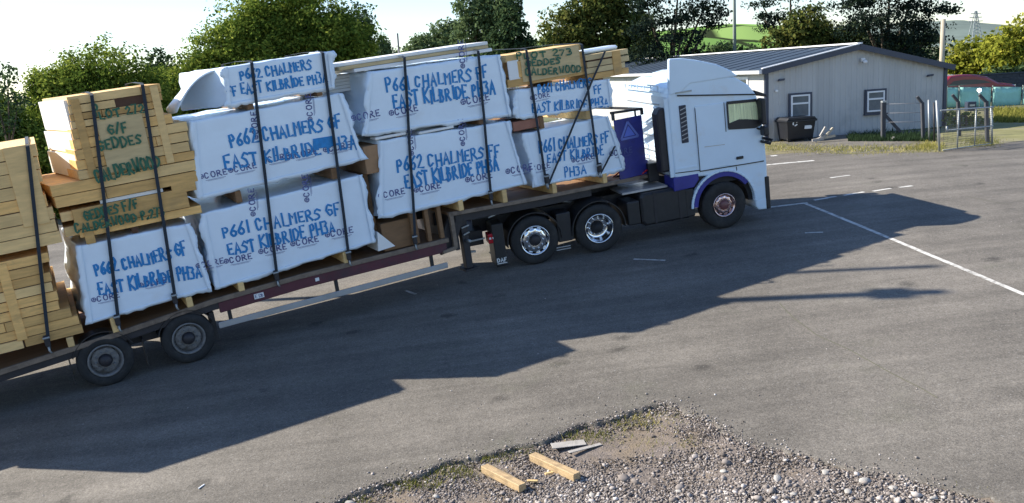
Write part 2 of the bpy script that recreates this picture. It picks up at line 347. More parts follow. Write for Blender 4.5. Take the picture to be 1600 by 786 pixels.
def asphalt_mat():
    m = bpy.data.materials.new('worn_asphalt'); m.use_nodes = True; N = m.node_tree.nodes; L = m.node_tree.links; b = N['Principled BSDF']
    b.inputs['Roughness'].default_value = .85; b.inputs['Specular IOR Level'].default_value = .3
    tc = N.new('ShaderNodeTexCoord'); O = tc.outputs['Object']
    def no(sc, det=5, ro=.6, st=None, rot=0):
        v = O
        if st:
            mp = N.new('ShaderNodeMapping'); mp.inputs['Scale'].default_value = st; mp.inputs['Rotation'].default_value = (0, 0, rot); L.new(O, mp.inputs[0]); v = mp.outputs[0]
        n = N.new('ShaderNodeTexNoise'); n.inputs['Scale'].default_value = sc; n.inputs['Detail'].default_value = det; n.inputs['Roughness'].default_value = ro; L.new(v, n.inputs['Vector']); return n.outputs[0]
    def rg(v, a, b_, c, d):
        r = N.new('ShaderNodeMapRange'); r.inputs[1].default_value = a; r.inputs[2].default_value = b_; r.inputs[3].default_value = c; r.inputs[4].default_value = d; L.new(v, r.inputs[0]); return r.outputs[0]
    def mulf(a, b_):
        n = N.new('ShaderNodeMath'); n.operation = 'MULTIPLY'; L.new(a, n.inputs[0]); L.new(b_, n.inputs[1]); return n.outputs[0]
    f = rg(no(.35, 5, .6), .3, .7, .84, 1.16)
    f = mulf(f, rg(no(1.6, 6, .7), .3, .7, .90, 1.10))
    f = mulf(f, rg(no(42, 3, .75), .25, .75, .48, 1.52)); f = mulf(f, rg(no(13, 4, .7), .25, .75, .80, 1.20))
    f = mulf(f, rg(no(1.0, 4, .6, (.35, 2.2, 1), R(-22)), .3, .7, .90, 1.10))
    vo = N.new('ShaderNodeTexVoronoi'); vo.inputs['Scale'].default_value = 1.1; L.new(O, vo.inputs['Vector'])
    sel = N.new('ShaderNodeSeparateColor'); L.new(vo.outputs['Color'], sel.inputs[0])
    def mx2(a, b_):
        n = N.new('ShaderNodeMath'); n.operation = 'MAXIMUM'; L.new(a, n.inputs[0]); L.new(b_, n.inputs[1]); return n.outputs[0]
    wsh = N.new('ShaderNodeMath'); wsh.operation = 'ADD'; L.new(vo.outputs['Distance'], wsh.inputs[0]); L.new(rg(no(6, 4, .7), .3, .7, -.10, .10), wsh.inputs[1])
    f = mulf(f, mx2(rg(wsh.outputs[0], .05, .20, .55, 1.0), rg(sel.outputs[0], .60, .72, 1.0, 0.0)))
    f = mulf(f, rg(no(.9, 3, .5, (.16, 3.0, 1), R(-24)), .42, .60, .88, 1.05))
    pt = no(.22, 8, .75); f = mulf(f, rg(pt, .40, .62, .86, 1.10))
    v3 = N.new('ShaderNodeTexVoronoi'); v3.inputs['Scale'].default_value = .55; v3.inputs['Randomness'].default_value = 1; mp3 = N.new('ShaderNodeMapping'); mp3.inputs['Scale'].default_value = (.6, 1.3, 1); L.new(O, mp3.inputs[0]); L.new(mp3.outputs[0], v3.inputs['Vector']); f = mulf(f, rg(v3.outputs['Distance'], .04, .30, .80, 1.0))      # round oil drips
    vs = N.new('ShaderNodeTexVoronoi'); vs.inputs['Scale'].default_value = 70; L.new(O, vs.inputs['Vector'])
    sp = rg(vs.outputs['Color'], .86, .98, 0, 1)
    c = N.new('ShaderNodeMix'); c.data_type = 'RGBA'; c.blend_type = 'MULTIPLY'; c.inputs[0].default_value = 1; c.inputs[6].default_value = (.156, .141, .120, 1); L.new(f, c.inputs[7])
    mo = rg(no(.5, 6, .7), .58, .75, 0, .5)
    c2 = N.new('ShaderNodeMix'); c2.data_type = 'RGBA'; L.new(mo, c2.inputs[0]); L.new(c.outputs[2], c2.inputs[6]); c2.inputs[7].default_value = (.115, .115, .080, 1)
    c3 = N.new('ShaderNodeMix'); c3.data_type = 'RGBA'; L.new(sp, c3.inputs[0]); L.new(c2.outputs[2], c3.inputs[6]); c3.inputs[7].default_value = (.26, .25, .23, 1)
    L.new(c3.outputs[2], b.inputs['Base Color'])
    bp = N.new('ShaderNodeBump'); bp.inputs['Strength'].default_value = .55; bp.inputs['Distance'].default_value = .012; L.new(no(55, 3, .7), bp.inputs['Height']); L.new(bp.outputs[0], b.inputs['Normal'])
    return m
yard = tag(fastmesh('yard_asphalt', V, F, asphalt_mat()), kind='structure')
def gd(X): return -.05 + .04 * np.clip((np.asarray(X) - 1.5) / .7, 0, 1)
# gravel bed inside the broken asphalt edge
soil = pm('gravel_soil', (.17, .14, .118), rough=.95, var=.4, vs=9, bump=.8, bs=45, dirt=(.20, .15, .09), dscale=1.1, dlo=.5, dhi=.7)
V, F = grid(np.arange(-3.6, 5.6, .08), np.arange(3.2, 11.2, .08), lambda X, Y: gz(X, Y) + gd(X) + .010 * np.sin(X * 5 + Y * 3) * np.sin(Y * 6.1 - X * 2))
cen = V[F].mean(1); keep = inpoly(cen[:, 0], cen[:, 1], [(p[0] * 1.03 - .03, p[1] + .12) for p in GRAV])
tag(fastmesh('gravel_bed', V, F[keep], soil, smooth=True), kind='structure')
field_m = pm('field_ground', (.10, .12, .045), rough=.95, var=.4, vs=.08, bump=.3, bs=3, dirt=(.16, .13, .08), dscale=.25, dlo=.5, dhi=.65)
xs2 = np.unique(np.round(np.concatenate([-np.geomspace(70, 3000, 14), np.linspace(-70, 70, 57), np.geomspace(70, 3000, 14)]), 2))
ys2 = np.unique(np.round(np.concatenate([-np.geomspace(15, 400, 8), np.linspace(-15, 90, 53), np.geomspace(90, 3000, 14)]), 2))
def fieldz(X, Y):
    ins = np.clip(np.minimum(np.minimum(X + 68, 44 - X), np.minimum(Y + 14, 32.5 - Y)) / 2 + .5, 0, 1)
    return gz(X, Y) - .02 - .45 * ins
V, F = grid(xs2, ys2, fieldz)
tag(fastmesh('ground', V, F, field_m, smooth=True), kind='structure')
def sheet(poly, lift=.004):
    return [(p[0], p[1], float(gz(p[0], p[1])) + lift) for p in poly]
def painted(name, A, B, wd, mat=None, lift=.004, n=8):
    A, B = np.array(A[:2]), np.array(B[:2]); d = B - A; L = np.linalg.norm(d); d /= L; q = np.array([-d[1], d[0]]); mb = MB(); vs = []
    for i in range(n + 1):
        c = A + d * L * i / n
        for s in (-1, 1):
            e = wd * (.5 + .06 * nz(i * 1.7, s * 3, L)); v = c + q * e * s; vs.append((v[0], v[1], float(gz(v[0], v[1])) + lift))
    mb.add(vs, [(2 * i, 2 * i + 2, 2 * i + 3, 2 * i + 1) for i in range(n)])
    return tag(mb.build(name, mat or worn_white), kind='structure')
worn_white = pm('worn_road_paint', (.60, .585, .54), rough=.8, var=.15, vs=5, dirt=(.22, .205, .18), dscale=7, dlo=.46, dhi=.66)
P_ = lambda *p: gp(*p)
painted('road_marking', P_(1258, 318), P_(1602, 461), .085, n=30)
painted('road_marking', P_(1202, 324), P_(1262, 317), .12)
for a, b in (((1272, 313), (1306, 307)), ((1318, 305.5), (1350, 300)), ((1364, 299), (1392, 294.5)), ((1405, 293), (1426, 290.3))): painted('road_marking', P_(*a), P_(*b), .11)
painted('road_marking', P_(1196, 258), P_(1272, 251), .2)
painted('road_marking', P_(1297, 278), P_(1328, 274), .1)
painted('road_marking', P_(1204, 244), P_(1214, 243), .25)
for a, b in (((1258, 364), (1286, 363)), ((990, 405), (1040, 407)), ((633, 454), (650, 460))): painted('road_marking', P_(*a), P_(*b), .06)
# dark sealed cracks and patches
crackm = pm('dark_crack', (.11, .108, .072), rough=.95, var=.3, vs=9)
for pts in ([(1218, 474), (1240, 497), (1262, 513), (1275, 523)], [(1510, 307), (1548, 315), (1582, 320)], [(1330, 250), (1370, 246), (1400, 241)], [(1275, 523), (1330, 548), (1392, 583), (1440, 607), (1465, 622)]):
    for i in range(len(pts) - 1): painted('road_crack', P_(*pts[i]), P_(*pts[i + 1]), .015, crackm, .003)

# ------------------------------------------------------------------ wheels
def wheel(parent, x, z, Rt, wd, rr, kind, far=False, mats=(None, None)):
    """tyre with rim, hub and nuts as children; outer face at y=0 (near) or y=2.5 (far)"""
    mb = MB(); pr = [(rr - .005, .03), (rr + .015, .008), (Rt - .10, -.004), (Rt - .05, .002), (Rt - .015, .022)]
    g = 4
    for i in range(g):
        y0 = .035 + (wd - .07) * i / g; y1 = .035 + (wd - .07) * (i + 1) / g
        pr += [(Rt, y0 + .006), (Rt, y1 - .010), (Rt - .014, y1 - .007), (Rt - .014, y1 - .001)]
    pr += [(Rt, wd - .034), (Rt - .015, wd - .022), (Rt - .05, wd), (rr + .015, wd - .008), (rr - .005, wd - .03)]
    mb.lathe(pr, (0, 0, 0), 56)
    M = T3(x, 0, z) if not far else T3(x, 2.5, z) @ Matrix.Rotation(math.pi, 4, 'Z')
    ty = mb.build('wheel', tyre_m, parent, M)
    if far: return ty
    rm, hm = mats
    r = MB()
    if kind == 'dish':
        r.lathe([(rr + .004, .012), (rr + .012, .0), (rr - .012, -.004), (rr - .022, .03), (rr - .045, .10), (rr - .06, .17), (.20, .185), (.13, .18)], (0, 0, 0), 56)
        hub = MB().lathe([(.0, .03), (.075, .03), (.095, .05), (.11, .15), (.15, .19)], (0, 0, 0), 32); rad, ny = .165, .165
    else:
        dz = .035 if kind == 'flange' else .055
        r.lathe([(rr + .004, .012), (rr + .012, .0), (rr - .012, -.004), (rr - .03, dz), (rr - .045, dz + .02)], (0, 0, 0), 56)
        n = 60; prf = [(rr - .045, dz + .02), (rr * .80, dz), (rr * .62, dz - .012), (rr * .40, dz - .005)]
        vs = []; fs = []
        for k in range(n):
            q = 2 * math.pi * k / n
            for a, y in prf: vs.append((a * math.cos(q), y, a * math.sin(q)))
        for k in range(n):
            k2 = (k + 1) % n
            for i in range(3):
                if i == 1 - (1 if False else 0) and False: continue
                if i == 0 and k % 6 in (0, 1, 2): continue      # hand holes
                fs.append((k * 4 + i, k * 4 + i + 1, k2 * 4 + i + 1, k2 * 4 + i))
        r.add(vs, fs, True)
        hub = MB().lathe([(.0, -.03 if kind == 'flange' else -.045), (.07, -.028 if kind == 'flange' else -.043), (.095, -.01), (.11, dz)], (0, 0, 0), 32); rad, ny = rr * .56, dz - .02
    r.build('rim', rm, ty)
    if kind != 'dish': MB().lathe([(.0, .13), (rr - .02, .12)], (0, 0, 0), 32).build('brake_drum', rim_dark, ty)
    hub.build('hub', hm, ty)
    nb = MB()
    for k in range(10):
        q = 2 * math.pi * k / 10; c = (rad * math.cos(q), ny - .02, rad * math.sin(q)); nb.lathe([(0, -.012), (.014, -.008), (.017, .03)], c, 8)
    tag(nb.build('wheel_nuts', rm, ty), kind='stuff')
    return ty
def arch(mb, x, z, r0, r1, q0, q1, y0, y1, n=18):
    po = [(x + r1 * math.cos(R(q0 + (q1 - q0) * i / n)), z + r1 * math.sin(R(q0 + (q1 - q0) * i / n))) for i in range(n + 1)]
    pi_ = [(x + r0 * math.cos(R(q0 + (q1 - q0) * i / n)), z + r0 * math.sin(R(q0 + (q1 - q0) * i / n))) for i in range(n + 1)]
    for i in range(n): mb.prism([po[i], po[i + 1], pi_[i + 1], pi_[i]], y0, y1)
    return mb

# ------------------------------------------------------------------ trailer
tr = thing('flatbed_trailer', 'step frame flatbed trailer with maroon side beam carrying the stacked packs', 'trailer', fmat(TF))
DK = [(-4.3, .62), (-1.46, .73), (.24, .85), (1.82, .99), (3.36, 1.04), (6.25, 1.03)]
def dkh(a):
    for (a0, h0), (a1, h1) in zip(DK, DK[1:]):
        if a <= a1: return h0 + (h1 - h0) * (a - a0) / (a1 - a0)
    return DK[-1][1]
def strip(mb, pts, dz0, dz1, y0, y1):
    mb.prism([(a, h + dz1) for a, h in pts] + [(a, h + dz0) for a, h in reversed(pts)], y0, y1); return mb
for k in range(7):                                    # deck planks run along the trailer
    strip(MB(), DK, -.06 - .002 * (k % 2), -.012 - .003 * (k % 3), .065 + .34 * k, .395 + .34 * k).build('deck_plank', wood_brown, tr)
strip(MB(), DK, -.085, 0.0, 0, .06).build('side_rail', edge_rail, tr, bevel=.006)
strip(MB(), DK, -.085, 0.0, 2.44, 2.5).build('side_rail', edge_rail, tr)
BM = [(1.9, .985), (3.36, 1.04), (6.2, 1.03)]
strip(MB(), BM, -.27, -.088, .03, .10).build('side_beam', maroon, tr, bevel=.01)
for y in (.85, 1.55): strip(MB(), DK, -.40, -.07, y, y + .1).build('chassis_beam', steel_dk, tr)
strip(MB(), [p for p in DK if p[0] < 1.9] + [(1.9, .99)], -.20, -.09, .04, .09).build('side_beam', steel_dk, tr)
for k in range(9):
    a = -3.6 + 1.1 * k; MB().box(a, a + .08, .1, 2.4, dkh(a) - .17, dkh(a) - .07).build('cross_member', steel_dk, tr)
# side guard
MB().box(1.83, 6.16, .02, .06, .455, .56).build('guard_rail', alu, tr, bevel=.008)
for a in (2.05, 3.97, 5.86): MB().box(a - .03, a + .03, .05, .10, .47, dkh(a) - .25).build('guard_post', black_plastic, tr)
for a, h, ww, hh in ((2.5, .80, .17, .09), (3.6, .84, .07, .06)):
    p = MB().box(a, a + ww, .018, .0285, h, h + hh).build('plate', white_mark, tr)
    if ww > .1:
        for t, q in (('E', 0), ('D', .065), ('B', .105)):
            st, W = strokes(t, 0); mb = MB()
            for s in st: ribbon(mb, [(a + .02 + q + x * .009, h + .02 + y * .009) for x, y in s], .009, lambda a_, h_: .016)
            mb.build('plate_lettering', ink_logo, p)
for x in (0, 1.31):
    wheel(tr, x, .43, .43, .26, .262, 'dull', mats=(rim_grey, steel_dk)); wheel(tr, x, .43, .43, .26, .262, 'dull', far=True)
    MB().lathe([(0.09, .2), (.09, 2.3)], (x, 0, .43), 12).build('axle', steel_dk, tr)
    arch(MB(), x, .43, .475, .49, 20, 160, .0, .30).build('mudguard', black_plastic, tr)
for x in (-.52, .60): MB().box(x, x + .015, .03, .33, .16, .62).build('mudflap', black_plastic, tr)
MB().box(-.15, 1.5, .3, .42, .50, .62).build('suspension_arm', steel_dk, tr); MB().box(1.72, 1.8, .1, .35, .25, .75).build('mudflap', black_plastic, tr)
# goose neck and upper deck
UD = [(6.33, 1.50), (8.37, 1.40), (11.06, 1.31)]
strip(MB(), UD, -.075, 0, 0, .07).build('upper_rail', edge_rail, tr, bevel=.006); strip(MB(), UD, -.075, 0, 2.43, 2.5).build('upper_rail', edge_rail, tr)
for k in range(6): strip(MB(), UD, -.055 - .002 * (k % 2), -.008 - .003 * (k % 3), .075 + .392 * k, .46 + .392 * k).build('deck_plank', wood_brown, tr)
for y in (.75, 1.65): strip(MB(), [(6.3, 1.40), (8.3, 1.33), (10.7, 1.25)], -.24, -.0, y, y + .1).build('chassis_beam', steel_dk, tr)
strip(MB(), [(6.4, 1.42), (8.37, 1.32), (9.6, 1.28)], -.15, 0, .10, .14).build('side_beam', steel_dk, tr)
MB().prism([(6.34, 1.50), (6.42, 1.50), (6.42, .80), (6.36, .76), (6.1, .74), (6.1, .80), (6.34, .83)], 0, .08).build('neck_bracket', edge_rail, tr, bevel=.006)
MB().prism([(6.15, 1.02), (6.4, 1.44), (6.7, 1.4), (6.4, .75), (6.1, .70)], .12, .2).build('neck_gusset', steel_dk, tr)
MB().box(6.42, 6.5, .1, 2.4, .72, 1.42).build('neck_wall', steel_dk, tr)
lg = MB().box(6.62, 6.76, .2, .36, .28, 1.3).build('landing_leg', steel_dk, tr, bevel=.01)
MB().box(6.56, 6.84, .14, .42, .24, .28).build('foot', steel_dk, lg); MB().tube([(6.7, .02, .85), (6.7, .2, .85)], .03, 10).build('crank_handle', galv, lg)
for a, h, q in ((6.60, 1.12, .16), (6.62, .98, .13), (7.2, 1.2, .2)): MB().bar((a, .13, h), (a + q, .13, h + .03), .03, .02).build('bracket', galv, tr)
for k in range(4): MB().tube([(8.9 + .12 * k, .25, 1.15), (9.3 + .1 * k, .5, 1.02 + .02 * k), (10.0, .8, 1.05), (10.6, 1.1, 1.2)], .018, 6).build('air_line', (alu, steel_dk, alu, black_plastic)[k], tr)
# blue headboard with side cheek and top frame
MB().box(11.0, 11.05, .03, 2.47, 1.31, 1.62).build('headboard', blue_panel, tr, bevel=.008)
cheek = MB().box(10.30, 10.995, .02, .055, 1.33, 2.58).build('side_cheek', blue_panel, tr, bevel=.006)
tri = MB()
for p, q in (((10.42, 2.16), (10.86, 2.16)), ((10.86, 2.16), (10.62, 2.50)), ((10.62, 2.50), (10.42, 2.16))):
    tri.bar((p[0], .016, p[1]), (q[0], .016, q[1]), .008, .045)
tri.build('triangle_border', blue_light, cheek); MB().prism([(10.50, 2.20), (10.78, 2.20), (10.63, 2.42)], .0165, .021).build('triangle_sign', pm('mid_blue_mark', (.12, .18, .62), var=.1), cheek)
hf = MB()
hf.bar((10.25, .05, 2.74), (11.03, .05, 2.70), .05, .05); hf.bar((11.03, .05, 2.58), (11.03, .05, 2.72), .05, .05); hf.bar((10.3, .05, 2.58), (10.3, .05, 2.74), .05, .05); hf.bar((11.03, .05, 2.70), (11.03, 2.45, 2.70), .05, .05); hf.bar((10.86, .05, 2.58), (10.86, .05, 2.72), .03, .03)
hf.build('top_frame', black_plastic, tr)

# ------------------------------------------------------------------ tractor
tk = thing('tractor_unit', 'white high roof articulated lorry cab pulling the loaded flatbed trailer', 'lorry', fmat(CF))
for y in (.80, 1.62): MB().box(-1.1, 4.7, y, y + .08, .70, .98).build('chassis_rail', steel_dk, tk)
wheel(tk, 0, .5, .5, .30, .300, 'flange', mats=(chrome, steel_dk)); wheel(tk, 1.37, .5, .5, .34, .300, 'dish', mats=(chrome, rim_dark)); wheel(tk, 4.15, .5, .50, .30, .245, 'flange', mats=(pm('reddish_rim', (.62, .47, .46), rough=.22, metal=1, var=.15, vs=6), pm('red_brown_hub', (.16, .06, .06), rough=.4, var=.2)))  # reddish reflections in the front rim and hub put into their colour
for x in (0, 1.37, 4.15):
    wheel(tk, x, .5, .5, .3, .3, 'flange', far=True); MB().lathe([(0.1, .25), (.1, 2.25)], (x, 0, .5), 12).build('axle', steel_dk, tk)
for x in (0, 1.37):
    arch(MB(), x, .5, .56, .58, -5, 185, .0, .60).build('mudguard', black_plastic, tk)
fl = MB().box(-.86, -.62, .0, .55, .10, .98).build('mudflap_box', black_plastic, tk, bevel=.02)
MB().box(-.95, -.80, .01, .30, .60, .80).build('rear_light', red_lens, tk, bevel=.015)
for k, q in enumerate((-.93, -.86)): MB().box(q, q + .04, .002, .008, .69, .73).build('lamp_reflector', white_mark, tk)
dl = MB(); st, W = strokes('DAF', 0)
for s in st: ribbon(dl, [(-.83 + x * .013, .20 + y * .012) for x, y in s], .022, lambda a, h: -.004)
ribbon(dl, [(-.83, .165), (-.64, .165)], .016, lambda a, h: -.004)
dl.build('white_lettering', white_mark, fl)
MB().box(.50, .80, .05, .5, .35, .95).build('wing_stay', black_plastic, tk, bevel=.02)
for h in (.20, .25): MB().box(.42, .72, .01, .03, h, h + .018).build('reflector_strip', alu, tk)
MB().box(-1.35, -1.0, .3, 2.2, .55, .85).build('rear_cross_member', steel_dk, tk, bevel=.01)
MB().bar((-1.45, .1, .70), (-1.0, .1, .72), .03, .03).build('bracket', galv, tk); MB().bar((-1.40, .12, .50), (-1.22, .12, .48), .05, .04).build('bracket', galv, tk)
MB().lathe([(.55, 0), (.55, .1), (.1, .1), (.1, 0)], (0, 0, 0), 32).build('fifth_wheel', steel_dk, tk, T3(.6, 1.25, 1.12) @ Matrix.Rotation(math.pi / 2, 4, 'X'))
MB().box(2.02, 2.30, .05, .7, .42, .92).build('battery_box', black_plastic, tk, bevel=.03)
MB().hull_prism([(2.38, .36), (3.36, .36), (3.42, .45), (3.42, .98), (3.36, 1.04), (2.38, 1.04), (2.32, .98), (2.32, .45)], .03, .72, .04).build('fuel_tank', black_plastic, tk)
for x in (2.6, 3.15): MB().box(x, x + .05, .022, .04, .38, 1.03).build('tank_strap', steel_dk, tk)
MB().box(2.0, 3.0, .2, 1.0, 1.06, 1.10).build('catwalk', alu, tk); MB().box(2.35, 2.6, .04, .06, .88, .90).build('step_strip', alu, tk)
MB().box(2.2, 3.0, 1.1, 2.3, .45, 1.05).build('air_tank', steel_dk, tk, bevel=.05)
MB().box(2.75, 2.98, .55, 1.0, 1.15, 1.55).build('coupling_panel', black_plastic, tk, bevel=.02)
for k in range(3): MB().tube([(2.74, .6 + .13 * k, 1.42), (2.55, .65 + .13 * k, 1.3), (2.3, .8, 1.5 - .1 * k), (2.0, 1.0, 1.25)], .02, 6).build('air_line', (red_lens, black_plastic, pm('yellow_hose', (.5, .4, .03)))[k], tk)
# cab body: one bevelled shell with the wheel arch cut from its outline
ac, ar = (4.15, .52), .70
arc = [(ac[0] + ar * math.cos(R(q)), ac[1] + ar * math.sin(R(q))) for q in range(-2, 140, 8)]
prof = [(3.10, 1.26), (3.10, 2.92), (3.16, 3.12), (3.5, 3.22), (4.25, 3.20), (4.62, 3.10), (4.88, 2.92), (5.04, 2.70), (5.12, 2.40), (5.17, 1.7), (5.18, 1.2), (5.16, .50), (5.10, .44), (4.88, .44)]
cabmb = MB()
full = prof + arc + [(3.6, 1.0), (3.1, 1.0)]
full = prof + arc[:-3] + [(3.62, 1.20)]
cabmb.prism(full, .0, 2.5)
cab = cabmb.build('cab_body', white_paint, tk, bevel=.045, seg=3)
MB().box(3.12, 5.05, .06, 2.44, .98, 1.18).build('cab_floor', rim_dark, tk)
arch(MB(), ac[0], ac[1],   .695, .745, -4, 178, -.022, .10, 22).build('wheel_arch_trim', white_paint, tk, bevel=.012)
arch(MB(), ac[0], ac[1], .60, .70, -2, 170, .10, .75, 22).build('wheel_arch_liner', rim_dark, tk)
MB().prism([(3.06, 1.27), (3.62, 1.27), (3.62, 1.15), (3.50, 1.0), (3.06, .98)], -.014, .5).build('lower_side_panel', purple, tk, bevel=.015)
arch(MB(), ac[0], ac[1], .60, .692, 35, 176, -.018, .12, 16).build('arch_edge', purple, tk)
MB().box(3.30, 3.50, .02, .5, .38, .98).build('cab_step', black_plastic, tk, bevel=.03)
# roof spoiler with its tall side fins
fin = [(3.13, 2.95), (3.20, 3.68), (3.45, 3.66), (3.81, 3.57), (4.22, 3.43), (4.50, 3.27), (4.66, 3.13), (4.3, 3.12), (3.6, 3.12), (3.4, 2.98)]
MB().prism(fin, -.015, .10).build('roof_fin', white_paint, tk, bevel=.03); MB().prism([(3.6, 3.12), (3.7, 3.2), (4.3, 3.24), (4.6, 3.12)], 2.40, 2.515).build('roof_fin', white_paint, tk, bevel=.02)
top = [(3.75, 3.27), (4.0, 3.30), (4.25, 3.29), (4.5, 3.22), (4.62, 3.13)]
sp = MB()
for (a0, h0), (a1, h1) in zip(top, top[1:]): sp.prism([(a0, h0), (a1, h1), (a1, h1 - .05), (a0, h0 - .05)], .10, 2.40)
sp.build('roof_spoiler', white_paint, tk)
MB().bar((3.3, -.02, 2.93), (5.02, -.016, 2.70), .014, .026).build('roof_seam', rim_dark, tk)
MB().box(3.27, 3.62, -.026, -.004, 2.97, 3.0).build('fin_lamp', galv, tk)
# door, proud of the shell by its gap
door = MB().prism([(3.66, 1.30), (3.66, 2.66), (4.98, 2.62), (5.10, 2.1), (5.12, 1.30), (4.72, 1.27), (4.2, 1.33)], -.014, .05).build('cab_door', white_paint, tk, bevel=.012)
MB().bar((3.66, -.0165, 1.30), (3.66, -.0165, 2.62), .008, .014).build('door_seam', rim_dark, door); MB().bar((3.12, -.004, 1.36), (3.66, -.016, 1.335), .012, .016).build('panel_seam', rim_dark, tk)
MB().bar((3.66, -.0165, 1.31), (5.10, -.0165, 1.29), .010, .020).build('door_seam', rim_dark, door); MB().bar((4.30, -.0165, 2.04), (4.30, -.0165, 2.64), .010, .018).build('door_seam', rim_dark, door)
MB().bar((4.48, -.004, 1.02), (4.48, -.004, 1.27), .012, .012).build('panel_seam', rim_dark, tk)
wf = MB(); wq = [(4.36, 2.62), (5.02, 2.58), (5.09, 2.08), (4.94, 2.04), (4.36, 2.10)]
for i in range(5):
    p, q = wq[i], wq[(i + 1) % 5]; wf.bar((p[0], -.02, p[1]), (q[0], -.02, q[1]), .02, .06)
wf.build('window_frame', black_plastic, door)
cur = MB(); vs = []; NC = 28  # pleated sheet painted as the striped light seen in the glass
for k in range(NC + 1):
    a = 4.39 + .66 * k / NC; hi = 2.60 - .04 * k / NC; lo = 2.12
    if a > 5.01: hi = 2.57 - (a - 5.01) * 6
    for h in (lo, max(hi, lo + .05)): vs.append((a, -.0185 + .0025 * math.sin(k * 1.9), h))
cur.add(vs, [(2 * k, 2 * k + 2, 2 * k + 3, 2 * k + 1) for k in range(NC)], True)
cur.build('window_light_stripes', pm('pale_light_stripes', (.95, .95, .60), rough=.8, var=.5, vs=9, stretch=(4, 1, .15)), door)
gm = bpy.data.materials.new('clear_glass'); gm.use_nodes = True; N = gm.node_tree.nodes; L = gm.node_tree.links; N.clear(); a_ = N.new('ShaderNodeBsdfTransparent'); b_ = N.new('ShaderNodeBsdfGlossy'); b_.inputs['Roughness'].default_value = .03; x_ = N.new('ShaderNodeMixShader'); x_.inputs[0].default_value = .07; o_ = N.new('ShaderNodeOutputMaterial'); a_.inputs[0].default_value = (.97, .99, .97, 1); L.new(a_.outputs[0], x_.inputs[1]); L.new(b_.outputs[0], x_.inputs[2]); L.new(x_.outputs[0], o_.inputs[0])
MB().prism([(4.37, 2.61), (5.01, 2.57), (5.075, 2.10), (4.93, 2.06), (4.37, 2.12)], -.0255, -.0235).build('window_pane', gm, door)
MB().prism([(4.38, 2.20), (4.6, 2.25), (4.8, 2.22), (5.05, 2.17), (5.06, 2.1), (4.93, 2.065), (4.38, 2.12)], -.031, -.027).build('window_trim', black_plastic, door)
MB().bar((3.80, -.016, 1.80), (4.25, -.016, 1.78), .006, .014).build('door_crease', alu, door)
MB().box(3.13, 3.60, -.012, .0, 1.42, 1.45).build('body_crease', white_paint, door)
MB().box(4.48, 4.64, -.045, -.012, 1.42, 1.48, .012).build('door_handle', black_plastic, door)
vent = MB().box(3.32, 3.47, -.02, .02, 1.95, 2.72, .01).build('side_vent', fascia, tk)
for k in range(17): MB().bar((3.33, -.024, 1.98 + .043 * k), (3.46, -.024, 2.02 + .043 * k), .012, .014).build('vent_slat', alu if k % 2 else steel_dk, vent)
MB().prism([(5.03, 2.78), (5.30, 2.66), (5.31, 2.60), (5.06, 2.68)], .05, 2.45).build('sun_visor', black_plastic, tk, bevel=.015)
MB().prism([(5.085, 2.58), (5.135, 2.3), (5.178, 1.75), (5.19, 1.55), (5.20, 1.55), (5.145, 2.3), (5.10, 2.6)], .15, 2.35).build('windscreen', glass_m, tk)
gr = MB().box(5.175, 5.20, .35, 2.15, .70, 1.45).build('front_grille', black_plastic, tk, bevel=.01)
for k in range(5): MB().box(5.20, 5.215, .38, 2.12, .78 + .13 * k, .83 + .13 * k).build('grille_bar', steel_dk, gr)
MB().prism([(4.86, .47), (5.165, .52), (5.165, .24), (4.92, .26), (4.87, .34)], -.004, 2.504).build('front_bumper', white_paint, tk, bevel=.03)
MB().box(5.167, 5.205, .12, 2.38, .24, .66, .015).build('bumper_grille', black_plastic, tk)
MB().box(5.10, 5.20, -.02, .02, .25, .95, .015).build('corner_deflector', black_plastic, tk)
for y in (.06, 2.0): MB().box(5.17, 5.21, y, y + .42, .66, .86).build('headlight', glass_m, tk, bevel=.015)
for y0 in (-.24, 2.52):
    mr = MB().box(5.02, 5.12, y0, y0 + .22, 2.08, 2.62, .02).build('door_mirror', black_plastic, tk, bevel=.03)
    MB().box(5.04, 5.16, y0 + .0, y0 + .2, 1.84, 2.04, .02).build('wide_mirror', black_plastic, mr, bevel=.02)
    MB().tube([(5.0, 0 if y0 < 0 else 2.5, 2.0), (5.1, y0 + .1, 1.95), (5.08, y0 + .1, 2.15)], .022, 8).build('mirror_arm', black_plastic, mr)
MB().tube([(5.10, -.02, 1.78), (5.26, -.14, 1.72), (5.2, -.16, 1.66), (5.05, -.03, 1.72)], .03, 8).build('kerb_mirror', black_plastic, tk)
# rear wall: pressed ribs, top rail and the air intake stack
for k, h in enumerate((1.30, 1.40, 1.50, 1.60, 1.72, 1.84, 2.05, 2.28, 2.74)): MB().box(3.075, 3.098, .5, 2.42, h, h + .022).build('pressed_rib', white_paint if k % 2 else alu, tk)
rr_ = MB()
for h in (3.02, 3.14): rr_.bar((3.07, .35, h), (3.07, 2.42, h), .03, .025)
for k in range(6): rr_.bar((3.07, .4 + .4 * k, 3.02), (3.07, .4 + .4 * k, 3.14), .025, .025)
rr_.build('roof_rail', white_paint, tk)
MB().box(3.065, 3.095, .6, 2.3, 2.32, 2.70).build('rear_panel', white_paint, tk, bevel=.015)
MB().hull_prism([(2.86, 1.40), (3.08, 1.40), (3.08, 2.62), (3.02, 2.72), (2.92, 2.70), (2.86, 2.60)], .06, .38, .03).build('air_intake', steel_dk, tk)
MB().box(3.02, 3.10, .01, .05, 1.28, 2.9).build('side_extender', white_paint, tk)

